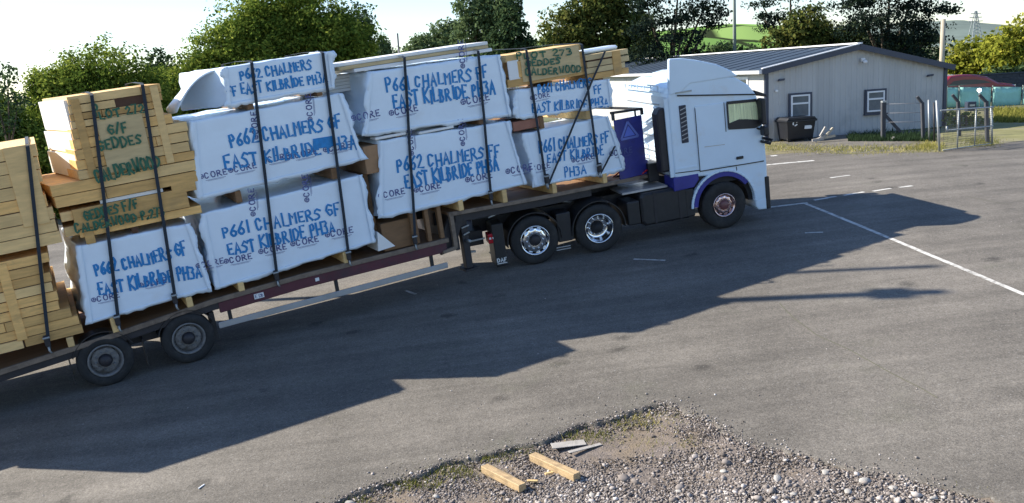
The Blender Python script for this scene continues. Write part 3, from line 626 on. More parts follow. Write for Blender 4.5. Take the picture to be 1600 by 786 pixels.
# ------------------------------------------------------------------ the load: wrapped packs
LAST = {}
rsd = random.Random(77)
def wrapped(label, quad, depth=2.4, skew=(0, 0), seed=0, group='white wrapped panel packs on the trailer', y0=.0, amp=1.0, rd=.032, flap=None):
    """quad: near-face corners tl,tr,br,bl in (along, height); skew moves the far ends along the trailer"""
    (ax, ah), (bx, bh), (cx, ch), (dx, dh) = quad; o = (dx, dh)
    Lu = bx - ax; Lv = (ah - dh + bh - ch) / 2; Lw = depth
    def disp(p, nrm):
        a, y, h = p
        d = .012 * nz(a * .9 + seed * 7, y * .9, h * 1.1) + .007 * nz(a * 2.9, y * 2.9 + seed, h * 2.4)
        if abs(nrm[0]) > .3: d += .085 * nz(a * .4 + seed * 3, y * 2.2, h * 3.3) + .03 * nz(seed, y * 6, h * 7)
        if nrm[2] > .5: d += .02 * nz(a * 4, y * 4, seed)
        return d * amp
    def base(u, v, q):
        t = (ax + (bx - ax) * u) * v + (dx + (cx - dx) * u) * (1 - v) + (skew[0] * (1 - u) + skew[1] * u) * q
        h = (ah + (bh - ah) * u) * v + (dh + (ch - dh) * u) * (1 - v)
        return t, y0 + q * depth, h
    def cells(L, st=.085):
        n = max(4, int(L / st)); c = [0, rd * .35 / L, rd / L] + list(np.linspace(2 * rd / L, 1 - 2 * rd / L, n)) + [1 - rd / L, 1 - rd * .35 / L, 1]; return c
    U, Vv, Wq = cells(Lu), cells(Lv), cells(Lw, .2)
    idx = {}; vs = []; fs = []
    def vert(i, j, k):
        key = (i, j, k)
        if key in idx: return idx[key]
        p = [U[i] * Lu, Vv[j] * Lv, Wq[k] * Lw]; c = [min(max(p[m], rd), (Lu, Lv, Lw)[m] - rd) for m in range(3)]
        d = [p[m] - c[m] for m in range(3)]; L = math.sqrt(sum(x * x for x in d)) or 1; nr = [x / L for x in d]
        p = [c[m] + nr[m] * rd for m in range(3)]
        q = base(p[0] / Lu, p[1] / Lv, p[2] / Lw); nrm = (nr[0], nr[2], nr[1]); e = disp(q, nrm)
        vs.append((q[0] + nrm[0] * e - o[0], q[1] + nrm[1] * e, q[2] + nrm[2] * e - o[1])); idx[key] = len(vs) - 1; return idx[key]
    nu, nv, nw = len(U) - 1, len(Vv) - 1, len(Wq) - 1
    for i in range(nu):
        for j in range(nv):
            fs.append((vert(i, j, 0), vert(i + 1, j, 0), vert(i + 1, j + 1, 0), vert(i, j + 1, 0))); fs.append((vert(i, j, nw), vert(i, j + 1, nw), vert(i + 1, j + 1, nw), vert(i + 1, j, nw)))
        for k in range(nw):
            fs.append((vert(i, 0, k), vert(i, 0, k + 1), vert(i + 1, 0, k + 1), vert(i + 1, 0, k))); fs.append((vert(i, nv, k), vert(i + 1, nv, k), vert(i + 1, nv, k + 1), vert(i, nv, k + 1)))
    for j in range(nv):
        for k in range(nw):
            fs.append((vert(0, j, k), vert(0, j + 1, k), vert(0, j + 1, k + 1), vert(0, j, k + 1))); fs.append((vert(nu, j, k), vert(nu, j, k + 1), vert(nu, j + 1, k + 1), vert(nu, j + 1, k)))
    e = thing('wrapped_pack', label, 'wrapped pack', fmat(TF, o[0], 0, o[1]), group)
    mb = MB(); mb.add(vs, fs, True); mb.build('film_wrap', film, e)
    yl = lambda a, h: y0 - disp((a + o[0], y0, h + o[1]), (0, -1, 0)) - .001
    # short timber battens that peep out below
    for t in (.12, .5, .85):
        pass
    for side, ((p0, h0), (p1, h1)) in enumerate((((bx, bh), (cx, ch)), ((ax, ah), (dx, dh)))):
        mb = MB(); vs = []; n = 30; sg = 1 if side == 0 else -1; f0 = rsd.uniform(0, 40)
        for i in range(n + 1):
            v = i / n; a = p0 + (p1 - p0) * v; h = h0 + (h1 - h0) * v; jg = max(.0, .025 + .11 * nz(f0, v * 3.4, seed) + .03 * nz(f0 + 9, v * 17, seed))
            for q in (0, .5, 1): vs.append((a - sg * .06 * (1 - q) + sg * jg * q - o[0], y0 - .022 - .02 * q * nz(v * 7, f0, q) - .01 * (1 - q) * 0 + .03 * q, h - o[1]))
        mb.add(vs, [(3 * i + q, 3 * i + q + 1, 3 * i + q + 4, 3 * i + q + 3) for i in range(n) for q in (0, 1)], True); fo = mb.build('torn_film_edge', film, e); md = fo.modifiers.new('thick', 'SOLIDIFY'); md.thickness = .006
    mb = MB(); vs = []; n = 40; f0 = rsd.uniform(0, 40)
    for i in range(n + 1):
        u = i / n; a = dx + (cx - dx) * u; h = dh + (ch - dh) * u; jg = max(.0, .012 + .07 * nz(f0, u * 6, seed) + .03 * nz(f0 + 5, u * 21, seed))
        for q in (0, .5, 1): vs.append((a - o[0], y0 - .020 + .02 * q + .015 * nz(u * 9, f0, q) * q, h + .05 * (1 - q) - jg * q - o[1]))
    mb.add(vs, [(3 * i + q, 3 * i + q + 1, 3 * i + q + 4, 3 * i + q + 3) for i in range(n) for q in (0, 1)], True); fo = mb.build('torn_film_edge', film, e); md = fo.modifiers.new('thick', 'SOLIDIFY'); md.thickness = .006
    LAST[label] = (e, o, yl)
    return e, o, yl
def hand(P, text, p0, p1, cap): write(P[0], text, p0, p1, cap, ink_blue, P[2], P[1])
def logos(P, spots, size=44, vert=()):
    """printed CORE marks: ring, four letters and a thin line of small print"""
    for (x, y) in list(spots) + list(vert):
        vt = (x, y) in vert; A = tp(x, y)
        if vt: B = tp(x - 4, y - size)
        else: B = tp(x + size, y - size * .215)
        d = B - A; L = np.linalg.norm(d); d /= L; up = np.array([-d[1], d[0]]); u = L / 30; mb = MB(); k = 0
        f = lambda px_, py_: tuple(A + d * px_ * u + up * py_ * u - np.array(P[1]))
        yl = P[2]
        def rb(pts, wd):
            nonlocal k
            ribbon(mb, [f(*q) for q in pts], wd * u, lambda a, h, k=k: yl(a, h) - .005 - .0006 * (k % 9)); k += 1
        rb([(3 + 2.4 * math.cos(q), 3 + 2.4 * math.sin(q)) for q in np.linspace(0, 6.4, 15)], 1.0); rb([(1.6, 3), (4.4, 3)], .9); rb([(3, 1.6), (3, 4.4)], .9)
        st, W = strokes('CORE', 0)
        for s in st: rb([(7 + q[0] * 1.2, q[1]) for q in s], 1.35)
        rb([(7, -2.4), (29, -2.4)], .45); rb([(9, -3.4), (27, -3.4)], .3)
        mb.build('printed_logo', ink_logo, P[0])
def tq(*px): return [tuple(tp(*p)) for p in px]
D = wrapped('wrapped pack marked P662 CHALMERS GF, low above the rear wheels', [(.02, 2.36), (1.72, 2.34), (1.84, 1.17), (-.10, 1.09)], seed=1, skew=(-.15, 0))
hand(D, 'P662 CHALMERS GF', (151, 430), (293, 397), 19); hand(D, 'EAST KILBRIDE PH3A', (156, 461), (316, 431), 19); logos(D, [(143, 473), (217, 450), (306, 420)], 42)
Ep = wrapped('white wrapped pack marked P661 CHALMERS GF, bottom of the second stack', [(1.95, 2.45), (4.78, 2.55), (4.80, 1.28), (1.92, 1.14)], seed=2)
hand(Ep, 'P661 CHALMERS GF', (350, 371), (533, 334), 18); hand(Ep, 'EAST KILBRIDE PH3A', (359, 399), (525, 360), 18)
logos(Ep, [(350, 413), (404, 398), (454, 386), (508, 372)], 42, vert=[(484, 316), (400, 338)])
Fp = wrapped('wrapped pack marked P662 CHALMERS GF with a dark blue scribbled patch', [(2.12, 3.96), (4.68, 4.02), (4.86, 2.80), (1.97, 2.70)], seed=3, skew=(-.55, 0))
hand(Fp, 'P662 CHALMERS GF', (361, 229), (535, 199), 20); hand(Fp, 'EAST KILBRIDE PH3A', (353, 264), (559, 230), 20)
logos(Fp, [(311, 281), (357, 271), (410, 256), (452, 249), (505, 239)], 42, vert=[(404, 218), (489, 190)])
mb = MB()
for k in range(9):
    y = 215 + k * 1.75; A = tp(490, y + 3) - np.array(Fp[1]); B = tp(521, y - 2) - np.array(Fp[1]); ribbon(mb, [tuple(A), tuple(B)], .03, lambda a, h, k=k: Fp[2](a, h) - .008 - .0012 * k)
mb.build('scribbled_patch', ink_blue, Fp[0])
Gp = wrapped('shallow wrapped pack marked P662 CHALMERS FF with a loose flap at its end', [(2.80, 4.73), (4.61, 4.75), (4.58, 4.12), (2.72, 4.10)], seed=4, skew=(-.55, 0), depth=1.25)
hand(Gp, 'P662 CHALMERS', (377, 125), (488, 107), 14); hand(Gp, 'FF EAST KILBRIDE PH3A', (357, 150), (513, 128), 15)
fl_ = MB(); vs = []; n, m = 12, 8
for i in range(n + 1):
    for j in range(m + 1):
        s, t = i / n, j / m
        vs.append((2.74 - .78 * s - .10 * math.sin(t * 5) * s, .25 + 1.1 * t, 4.70 - .12 * s - .42 * s * s + .05 * math.sin(6 * t + 4 * s) * s))
fs = [(i * (m + 1) + j, (i + 1) * (m + 1) + j, (i + 1) * (m + 1) + j + 1, i * (m + 1) + j + 1) for i in range(n) for j in range(m)]
fl_.add([(x - Gp[1][0], y, z - Gp[1][1]) for x, y, z in vs], fs, True); fo = fl_.build('loose_flap', film, Gp[0]); sd = fo.modifiers.new('thick', 'SOLIDIFY'); sd.thickness = .02
Hp = wrapped('large white wrapped pack marked P661 CHALMERS FF, upper of the third stack', [(5.25, 4.30), (7.86, 4.25), (7.93, 3.08), (4.96, 3.22)], seed=5, skew=(-.25, 0))
hand(Hp, 'P661 CHALMERS FF', (605, 143), (763, 121), 18); hand(Hp, 'EAST KILBRIDE PH3A', (616, 168), (775, 145), 20); logos(Hp, [(608, 182), (720, 165), (549, 190)], 43, vert=[(727, 107)])
Ip = wrapped('large white wrapped pack marked P662 CHALMERS FF, lower of the third stack', [(5.22, 3.08), (7.84, 2.99), (8.06, 1.70), (4.98, 1.70)], seed=6)
hand(Ip, 'P662 CHALMERS FF', (622, 268), (782, 243), 18); hand(Ip, 'EAST KILBRIDE PH3A', (635, 295), (780, 264), 20); logos(Ip, [(591, 311), (647, 302), (727, 286), (790, 273)], 40, vert=[(647, 243), (727, 228)])
Jp = wrapped('wrapped pack marked P661 CHALMERS FF in three lines, beside the blue cheek board', [(8.14, 2.70), (10.15, 2.70), (10.42, 1.54), (8.27, 1.60)], seed=7, depth=.95)
hand(Jp, 'P661 CHALMERS FF', (843, 238), (952, 222), 16); hand(Jp, 'EAST KILBRIDE', (856, 254), (944, 241), 14); hand(Jp, 'PH3A', (883, 276), (917, 270), 13); logos(Jp, [(824, 269), (893, 255), (952, 245)], 34)
Kp = wrapped('shallow white wrapped pack marked P661 CHALMERS FF, under the short timber pack', [(8.08, 3.54), (10.28, 3.44), (10.28, 2.88), (8.04, 3.0)], seed=8, depth=.95)
hand(Kp, 'P661 CHALMERS', (841, 146), (924, 134), 13); hand(Kp, 'FF', (929, 146), (941, 143), 12); hand(Kp, 'EAST KILBRIDE PH3A', (832, 176), (951, 165), 14); logos(Kp, [(828, 157)], 30)

# ------------------------------------------------------------------ the load: timber panel packs, course by course
def timber_pack(label, courses, depth=2.3, skew=-.12, mats=(None,), extra=(), cuts=True, seed=0, y0=0., group='timber frame packs on the trailer'):
    rs = random.Random(seed); o = (courses[0][0], courses[0][2]); e = thing('timber_pack', label, 'timber pack', fmat(TF, o[0], 0, o[1]), group)
    for (a0, a1, h0, h1) in courses:
        L = a1 - a0; ks = [0, 1]
        if cuts and L > 1.2: ks = [0] + sorted(rs.uniform(.2, .8) for _ in range(1 + (L > 2.2))) + [1]
        for q0, q1 in zip(ks, ks[1:]):
            if q1 - q0 < .06: continue
            b0, b1 = a0 + L * q0 + .003, a0 + L * q1 - .003; jy = rs.uniform(-.014, .014) + y0; s0 = skew if q0 == 0 else 0
            z0, z1 = h0 + .005 + rs.uniform(0, .004), h1 - .005 - rs.uniform(0, .004); c = .008
            mb = MB()
            pts = [(b0, jy + c), (b0 + c, jy), (b1 - c, jy), (b1, jy + c), (b1, jy + depth), (b0 + s0, jy + depth)]
            mb.extr([(p[0] - o[0], p[1]) for p in pts], z0 - o[1], z1 - o[1])
            mb.build('panel_board', rs.choice(mats), e)
    a0 = max(c[0] for c in courses) + .05; a1 = min(c[1] for c in courses) - .05
    MB().box(a0 - o[0], a1 - o[0], y0 + .03, y0 + depth - .05, courses[0][2] + .02 - o[1], max(c[3] for c in courses) - .03 - o[1]).build('core', dark_gap, e)
    for (x0, x1, h0, h1, yy, m, nm) in extra: MB().box(x0 - o[0], x1 - o[0], y0 + yy, y0 + .02, h0 - o[1], h1 - o[1], .006).build(nm, m, e)
    return e, o, (lambda a, h: y0 - .045)
def runs(h0, h1, n, f):
    return [(f(k)[0], f(k)[1], h0 + (h1 - h0) * k / n, h0 + (h1 - h0) * (k + 1) / n) for k in range(n)]
rA = random.Random(5)
A2 = timber_pack('lower timber pack at the very rear of the trailer', runs(.97, 2.36, 9, lambda k: (-3.9, (-.20, -.22, -.30, -.44, -.42, -.46, -.44, -.52, -.40)[k])), mats=(wood, wood, wood_pale), seed=2,
    extra=[(-1.12, -.98, 1.1, 2.33, -.02, wood, 'corner_post'), (-2.4, -2.26, 1.05, 2.33, -.02, wood, 'corner_post')])
A1 = timber_pack('upper timber pack at the very rear, with a broad upright board', runs(2.46, 4.02, 8, lambda k: (-3.7, (-.16, -.18, -.17, -.22, -.27, -.20, -.19, -.17)[k])), mats=(wood, wood_pale), seed=3,
    extra=[(-.62, -.25, 2.8, 4.02, -.022, wood_pale, 'upright_board'), (-2.6, -2.2, 2.5, 4.0, -.022, wood_pale, 'upright_board')])
Bp = timber_pack('tall stepped timber pack marked GEDDES CALDERWOOD G/F with a dark slot near its top', [(-.12, 2.02, 2.99, 3.17), (-.14, 2.04, 3.17, 3.35), (.29, 2.06, 3.35, 3.50), (.30, 2.0, 3.50, 3.66), (.32, 2.02, 3.66, 3.82), (.33, 2.04, 3.82, 3.98), (.35, 1.84, 3.98, 4.14), (.37, 1.73, 4.14, 4.25), (.38, 1.73, 4.25, 4.36), (.39, 1.06, 4.36, 4.49), (1.52, 1.76, 4.36, 4.49), (.40, 1.77, 4.49, 4.63)],
    mats=(wood, wood, wood_pale), seed=4, skew=-.30, extra=[(.72, 1.40, 3.38, 4.22, -.028, wood_grey, 'marked_board'), (1.60, 1.72, 3.36, 4.60, -.02, wood_pale, 'upright_board'), (.44, .56, 3.36, 4.58, -.018, wood, 'upright_board')])
def ghand(P, text, p0, p1, cap): write(P[0], text, p0, p1, cap, ink_green, P[2], P[1])
for t, a, b, c in (('P', (150, 181), (158, 179), 20), ('LOT 272', (157, 186), (227, 174), 12), ('G/F', (170, 209), (200, 204), 14), ('GEDDES', (154, 235), (222, 223), 15), ('CALDERWOOD', (152, 284), (252, 259), 19)): ghand(Bp, t, a, b, c)
for k, (h0, h1) in enumerate(((3.37, 3.74), (3.77, 4.08), (4.11, 4.58))): MB().extr([(.31 + .02 * k - Bp[1][0], .07), (.44 - Bp[1][0], .07), (.44 - Bp[1][0], 2.2), (-.03 + .03 * k - Bp[1][0], 2.2)], h0 - Bp[1][1], h1 - Bp[1][1]).build('white_end_piece', board_white, Bp[0])  # white pieces for sunlit timber ends, their brightness put into the colour
MB().box(1.0 - Bp[1][0], 1.58 - Bp[1][0], .10, .14, 4.34 - Bp[1][1], 4.50 - Bp[1][1]).build('slot_back', pm('red_brown_board', (.25, .10, .05), var=.2), Bp[0])
Cp = timber_pack('low timber pack marked GEDDES F/F CALDERWOOD P.273', [(.10, 1.97, 2.46, 2.60), (.07, 1.80, 2.60, 2.93)], mats=(wood,), seed=6, cuts=False, skew=-.05,
    extra=[(1.58, 1.96, 2.86, 3.02, -.015, wood, 'end_block'), (.16, .30, 2.35, 2.56, -.02, wood, 'end_block')])
for h0 in (2.52, 2.76): MB().box(-.10 - Cp[1][0], .12 - Cp[1][0], .05, 2.2, h0 - Cp[1][1], h0 + .15 - Cp[1][1], .008).build('beam_end', wood_pale, Cp[0])
MB().box(.5 - Cp[1][0], 1.45 - Cp[1][0], .02, 2.2, 2.93 - Cp[1][1], 2.985 - Cp[1][1]).build('membrane_layer', board_white, Cp[0])
ghand(Cp, 'GEDDES F/F', (133, 344), (217, 324), 14); ghand(Cp, 'CALDERWOOD P.273', (119, 363), (258, 335), 13)
Lp = timber_pack('short timber pack marked PLOT 273 GEDDES CALDERWOOD, highest at the cab end', [(7.95, 9.72, 3.60, 3.76), (8.2, 9.70, 3.76, 4.08), (7.98, 9.68, 4.08, 4.22)], mats=(wood, wood_pale), seed=8, cuts=False, skew=0, depth=.95,
    extra=[(8.0, 8.24, 3.74, 4.10, -.01, board_white, 'white_end_piece'), (8.28, 9.62, 3.66, 4.18, -.028, wood_grey, 'marked_board')])
for t, a, b, c in (('PLOT 273', (806, 92), (893, 85), 9), ('GEDDES', (820, 104), (874, 99), 9), ('CALDERWOOD', (820, 118), (907, 112), 10)): ghand(Lp, t, a, b, c)
L2 = timber_pack('timber pack of loose battens next to the cab, in front of the PLOT 273 pack', [(9.75, 10.78, 3.47, 3.60), (9.75, 10.70, 3.60, 3.72), (9.78, 10.82, 3.72, 3.84), (9.75, 10.80, 3.86, 3.98)], mats=(wood, wood_grey), seed=9, cuts=False, skew=0, depth=.85,
    extra=[(10.40, 10.60, 3.48, 3.97, -.02, wood, 'upright_board')])
# loose sheets and boards on and between the packs
def loose(name, label, cat, x0, x1, y0, y1, z0, z1, m, group=None, ch=.008, rz=0):
    e = MB().box(0, x1 - x0, 0, y1 - y0, 0, z1 - z0, ch).build(name, m, None, fmat(TF, x0, y0, z0) @ Matrix.Rotation(R(rz), 4, 'Z')); return tag(e, label, cat, group)
loose('white_board', 'long white board lying lowest on top of the third stack', 'board', 5.0, 7.75, .06, 1.3, 4.33, 4.39, board_white)
loose('white_board', 'grey topped white board lying second on the third stack, jutting to the rear', 'board', 4.75, 7.7, .10, 1.5, 4.395, 4.455, wood_grey)
loose('white_board', 'sunlit white board lying highest on the third stack', 'board', 4.62, 7.72, .2, 1.7, 4.46, 4.52, board_white, rz=-1)
st_ = thing('white_sheet_stack', 'stack of sunlit white sheets jutting out between the second and third stacks', 'sheet stack', fmat(TF, 4.66, .75, 4.0))
for k in range(5): MB().box(-.02 * (k % 2), .75, 0, 1.6, k * .06, k * .06 + .056, .006).build('white_sheet', board_white, st_)
loose('white_bundle', 'slim white bundle lying on the loose battens near the cab', 'bundle', 9.85, 10.72, .2, .6, 3.985, 4.07, film, ch=.04)
loose('gap_shade_sheet', 'brown sheet put in as the shade of the gap between second and third stacks', 'board', 4.92, 5.0, .35, 2.2, 1.1, 2.9, wood_brown)  # brown sheet added where the gap is only in shade
loose('brown_block', 'brown timber block by the torn upper corner of the third stack', 'block', 4.90, 5.20, .05, 1.2, 2.52, 3.02, pm('tan_brown_board', (.36, .21, .11), rough=.8, var=.25))
loose('reddish_board', 'reddish brown board end between the third stack and the cab end stack', 'board', 7.96, 8.55, .03, 1.0, 2.76, 2.94, pm('reddish_board', (.34, .15, .10), rough=.8, var=.25))
loose('brown_box', 'brown timber box on the lower deck under the overhanging third stack', 'box', 5.0, 5.72, .12, 2.2, 1.035, 1.56, wood_brown)
pr_ = MB(); pr_.prism([(0, 0), (.34, .02), (.05, .36)], 0, .6)
tag(pr_.build('white_wedge', board_white, None, fmat(TF, 4.84, .02, 1.10)), 'white wedge of folded sheet on the deck by the step', 'wedge')
for k, (a, lb) in enumerate(((5.56, 'thin timber prop behind the strap under the third stack'), (5.86, 'timber prop in the middle under the third stack'), (6.12, 'timber prop next to the trailer step under the third stack'))):
    loose('timber_prop', lb, 'prop', a, a + .08, .05, .16, 1.035, 1.69, wood_brown, 'timber props under the third stack')
def bearer(a, h0, h1, label, m=wood_pale, y0=-.02, w_=.10): loose('timber_bearer', label, 'bearer', a - w_ / 2, a + w_ / 2, y0, 2.35, h0, h1, m, 'timber bearers under the packs')
for a, h1, lb in ((-.42, .96, 'timber bearer under the rearmost timber pack'), (-2.6, .94, 'timber bearer at the tail end of the rearmost timber pack'), (.26, 1.10, 'timber bearer under the pack above the rear wheels, nearer the tail'), (1.45, 1.13, 'timber bearer under the pack above the rear wheels, nearer the cab'),
                  (2.32, 1.16, 'timber bearer under the bottom pack of the second stack, nearer the tail'), (4.22, 1.24, 'timber bearer under the bottom pack of the second stack, nearer the cab')): bearer(a, dkh(a) + .001, h1, lb)
for a, h1, lb in ((6.6, 1.69, 'timber bearer above the trailer step under the third stack'), (7.55, 1.69, 'timber bearer under the third stack beside a strap'), (8.68, 1.59, 'timber bearer under the pack by the headboard, nearer the tail'), (9.9, 1.55, 'timber bearer under the pack by the headboard, nearer the cab')):
    bearer(a, (1.50 - (a - 6.33) * .049 if a < 8.37 else 1.40 - (a - 8.37) * .0334) + .001, h1, lb)
for a, h0, h1, lb, m in ((2.6, 2.50, 2.70, 'dark bearer between the lower and middle packs of the second stack, nearer the tail', wood_brown), (4.3, 2.56, 2.76, 'dark bearer between the lower and middle packs of the second stack, nearer the cab', wood_brown),
    (3.1, 3.99, 4.08, 'thin bearer under the flapped top pack, nearer the tail', wood_brown), (4.3, 4.03, 4.10, 'thin bearer under the flapped top pack, nearer the cab', wood_brown), (5.6, 3.08, 3.19, 'bearer between the two packs of the third stack, nearer the tail', wood_brown), (7.3, 3.02, 3.11, 'bearer between the two packs of the third stack, nearer the cab', wood_brown),
    (8.6, 2.71, 2.95, 'bearer between the two wrapped packs by the headboard, nearer the tail', wood_brown), (9.7, 2.71, 2.89, 'bearer between the two wrapped packs by the headboard, nearer the cab', wood_pale), (.9, 2.36, 2.46, 'bearer under the low GEDDES pack', dark_gap), (8.9, 3.50, 3.60, 'bearer under the PLOT 273 pack', wood_brown), (10.1, 3.42, 3.47, 'thin bearer under the loose battens by the cab', wood_brown)):
    bearer(a, h0, h1, lb, m, y0=.02)
loose('white_strip', 'white strip of film caught between the packs of the third stack', 'film strip', 5.15, 5.75, .0, .3, 3.10, 3.15, board_white); loose('white_strip', 'short white strip under the upper pack of the third stack', 'film strip', 6.0, 6.7, -.005, .3, 3.055, 3.10, board_white)
# ------------------------------------------------------------------ straps
def strap(px0, px1, label, over=True, y=-.055, topy=None):
    t, b = tp(*px0), tp(*px1); e = thing('ratchet_strap', label, 'strap', fmat(TF, b[0], 0, b[1]), 'dark straps over the load'); o = b
    mb = MB(); n = 24; pts = []
    for i in range(n + 1):
        s = i / n; pts.append((b[0] + (t[0] - b[0]) * s - o[0], y - .012 * nz(s * 6, b[0], 1), b[1] + (t[1] - b[1]) * s - o[1]))
    if over: pts += [(t[0] - o[0], .05, t[1] + .03 - o[1]), (t[0] - o[0], 1.2, t[1] + .05 - o[1]), (t[0] - o[0], 2.4, t[1] + .03 - o[1]), (t[0] - o[0], 2.52, t[1] - .1 - o[1]), (b[0] - o[0], 2.53, .05)]
    W_ = .026; vs = []
    for p in pts: vs += [(p[0] - W_, p[1], p[2]), (p[0] + W_, p[1], p[2])]
    mb.add(vs, [(2 * i, 2 * i + 1, 2 * i + 3, 2 * i + 2) for i in range(len(pts) - 1)])
    w_ = mb.build('webbing', strapm, e); m = w_.modifiers.new('thick', 'SOLIDIFY'); m.thickness = .006; m.offset = 0
    rt_ = MB().box(-.04, .04, y - .035, y + .01, .06, .24, .01).build('ratchet', steel_dk, e); MB().tube([(-.05, y - .03, .2), (.05, y - .03, .2)], .018, 8).build('spindle', galv, rt_)
    MB().tube([(0, y, .05), (0, y - .01, -.02), (.02, y + .01, -.06)], .016, 8).build('hook', galv, e)
for a, b, lb in (((43, 228), (77, 545), 'strap over the rearmost timber packs'), ((143, 149), (186, 512), 'strap down the left side of the lettered GEDDES stack'), ((222, 133), (275, 478), 'strap down the right side of the lettered GEDDES stack'),
    ((392, 98), (433, 442), 'strap over the second stack, nearer the tail'), ((503, 83), (545, 410), 'strap over the second stack, nearer the cab'), ((630, 90), (648, 385), 'strap over the third stack, nearer the tail'), ((745, 80), (766, 316), 'strap over the third stack, nearer the cab'),
    ((820, 78), (852, 290), 'upright strap over the stack by the headboard, nearer the tail'), ((907, 70), (934, 273), 'upright strap over the stack by the headboard, nearer the cab')): strap(a, b, lb)
strap((942, 80), (853, 290), 'slanting strap rising towards the loose battens from the lower rear corner', over=False, y=-.075); strap((958, 228), (935, 272), 'short slanting strap at the lower front corner by the blue cheek', over=False, y=-.07)

# ------------------------------------------------------------------ site building
BY = R(12); GV = np.array([math.cos(BY), math.sin(BY), 0]); LV = np.array([-math.sin(BY), math.cos(BY), 0])
B0 = at(1196, 222, 32.5)
def bp(x, y, off=0.):                       # (along gable, height) where a sight line meets the gable plane
    P0 = B0 - LV * off; d = _ray(x, y); t = ((P0 - CAM) @ LV) / (d @ LV); X = CAM + d * t - P0; return X @ GV, X[2]
BM_ = Matrix(((GV[0], LV[0], 0, B0[0]), (GV[1], LV[1], 0, B0[1]), (0, 0, 1, B0[2]), (0, 0, 0, 1)))
W_, zb1 = bp(1474, 217); ze0 = bp(1188, 109)[1]; ze1 = bp(1474, 103)[1]; xp, zp = bp(1338, 72); BL = 29.0
bld = thing('site_building', 'low grey clad site building with blue grey pitched roof and two small gable windows', 'building', BM_)
base = lambda x: -.25 + zb1 * x / W_
topz = lambda x: ze0 + (zp - ze0) * x / xp if x < xp else zp + (ze1 - zp) * (x - xp) / (W_ - xp)
ns = 11
for k in range(ns):
    x0, x1 = W_ * k / ns, W_ * (k + 1) / ns; cols = []
    wd = (x1 - x0) / 3
    for q in range(3):
        a = x0 + wd * q; cols += [(a + .0006, 0), (a + wd * .30, 0), (a + wd * .38, -.014), (a + wd * .62, -.014), (a + wd * .70, 0)]
    cols.append((x1 - .0006, 0)); mb = MB(); vs = []
    brk = sorted(cols + ([(xp, -.0)] if x0 < xp < x1 else []))
    for a, y in brk: vs += [(a, y, base(a)), (a, y, topz(a) - .02)]
    mb.add(vs, [(2 * i, 2 * i + 2, 2 * i + 3, 2 * i + 1) for i in range(len(brk) - 1)])
    mb.build('cladding_sheet', clad, bld)
body = MB(); poly = [(.02, base(0)), (W_ - .02, base(W_)), (W_ - .02, topz(W_) - .03), (xp, zp - .03), (.02, topz(0) - .03)]
body.prism(poly, .03, BL).build('wall_core', clad, bld)
for k in range(16):
    y0 = .05 + 1.8 * k; MB().box(-.03, .0, y0, y0 + 1.78, base(0), ze0 - .02).build('cladding_sheet', clad, bld)
for y0 in (1.2, 4.5, 9.0):
    sw = MB().box(-.07, -.032, y0, y0 + 1.6, .9, ze0 - .25).build('side_window', upvc, bld); MB().box(-.08, -.072, y0 + .1, y0 + 1.5, 1.0, ze0 - .35).build('pane', glass_m, sw)
ov = .22
def roofside(x0, z0, x1, z1, n):
    dx, dz = x1 - x0, z1 - z0
    for k in range(n):
        y0, y1 = -ov + (BL + 2 * ov) * k / n, -ov + (BL + 2 * ov) * (k + 1) / n - .006
        mb = MB(); lift = .05
        P = [(x0, z0 + lift), (x1, z1 + lift)]
        mb.add([(P[0][0], y0, P[0][1]), (P[1][0], y0, P[1][1]), (P[1][0], y1, P[1][1]), (P[0][0], y1, P[0][1])] + [(P[0][0], y0, P[0][1] - .04), (P[1][0], y0, P[1][1] - .04), (P[1][0], y1, P[1][1] - .04), (P[0][0], y1, P[0][1] - .04)],
               [(0, 1, 2, 3), (7, 6, 5, 4), (0, 4, 5, 1), (1, 5, 6, 2), (2, 6, 7, 3), (3, 7, 4, 0)])
        mb.bar((x0, y1 - .06, z0 + lift + .01), (x1, y1 - .06, z1 + lift + .01), .04, .02)
        mb.build('roof_sheet', roofm, bld)
sl0 = (zp - ze0) / xp; sl1 = (ze1 - zp) / (W_ - xp)
roofside(-.25, ze0 - .25 * sl0, xp, zp, 28); roofside(xp + .004, zp, W_ + .2, ze1 + .2 * sl1, 28)
MB().bar((-.25, -ov - .03, ze0 - .25 * sl0 - .03), (xp, -ov - .03, zp - .03), .03, .20).build('verge_board', fascia, bld); MB().bar((xp, -ov - .032, zp - .03), (W_ + .2, -ov - .032, ze1 + .2 * sl1 - .03), .03, .20).build('verge_board', fascia, bld)
MB().bar((-.25, -ov - .02, ze0 - .25 * sl0 + .085), (xp, -ov - .02, zp + .085), .14, .03).build('verge_trim', upvc, bld)
MB().bar((xp, -ov, zp + .10), (xp, BL, zp + .10), .22, .05).build('ridge_cap', upvc, bld)
MB().box(-.36, -.24, -ov, BL, ze0 - .14, ze0 - .03).build('gutter', upvc, bld)
MB().box(-.035, .10, -.06, .0, base(0), ze0 - .02).build('corner_trim', fascia, bld); MB().box(W_ - .10, W_ + .035, -.06, .0, base(W_), ze1 - .03).build('corner_trim', fascia, bld)
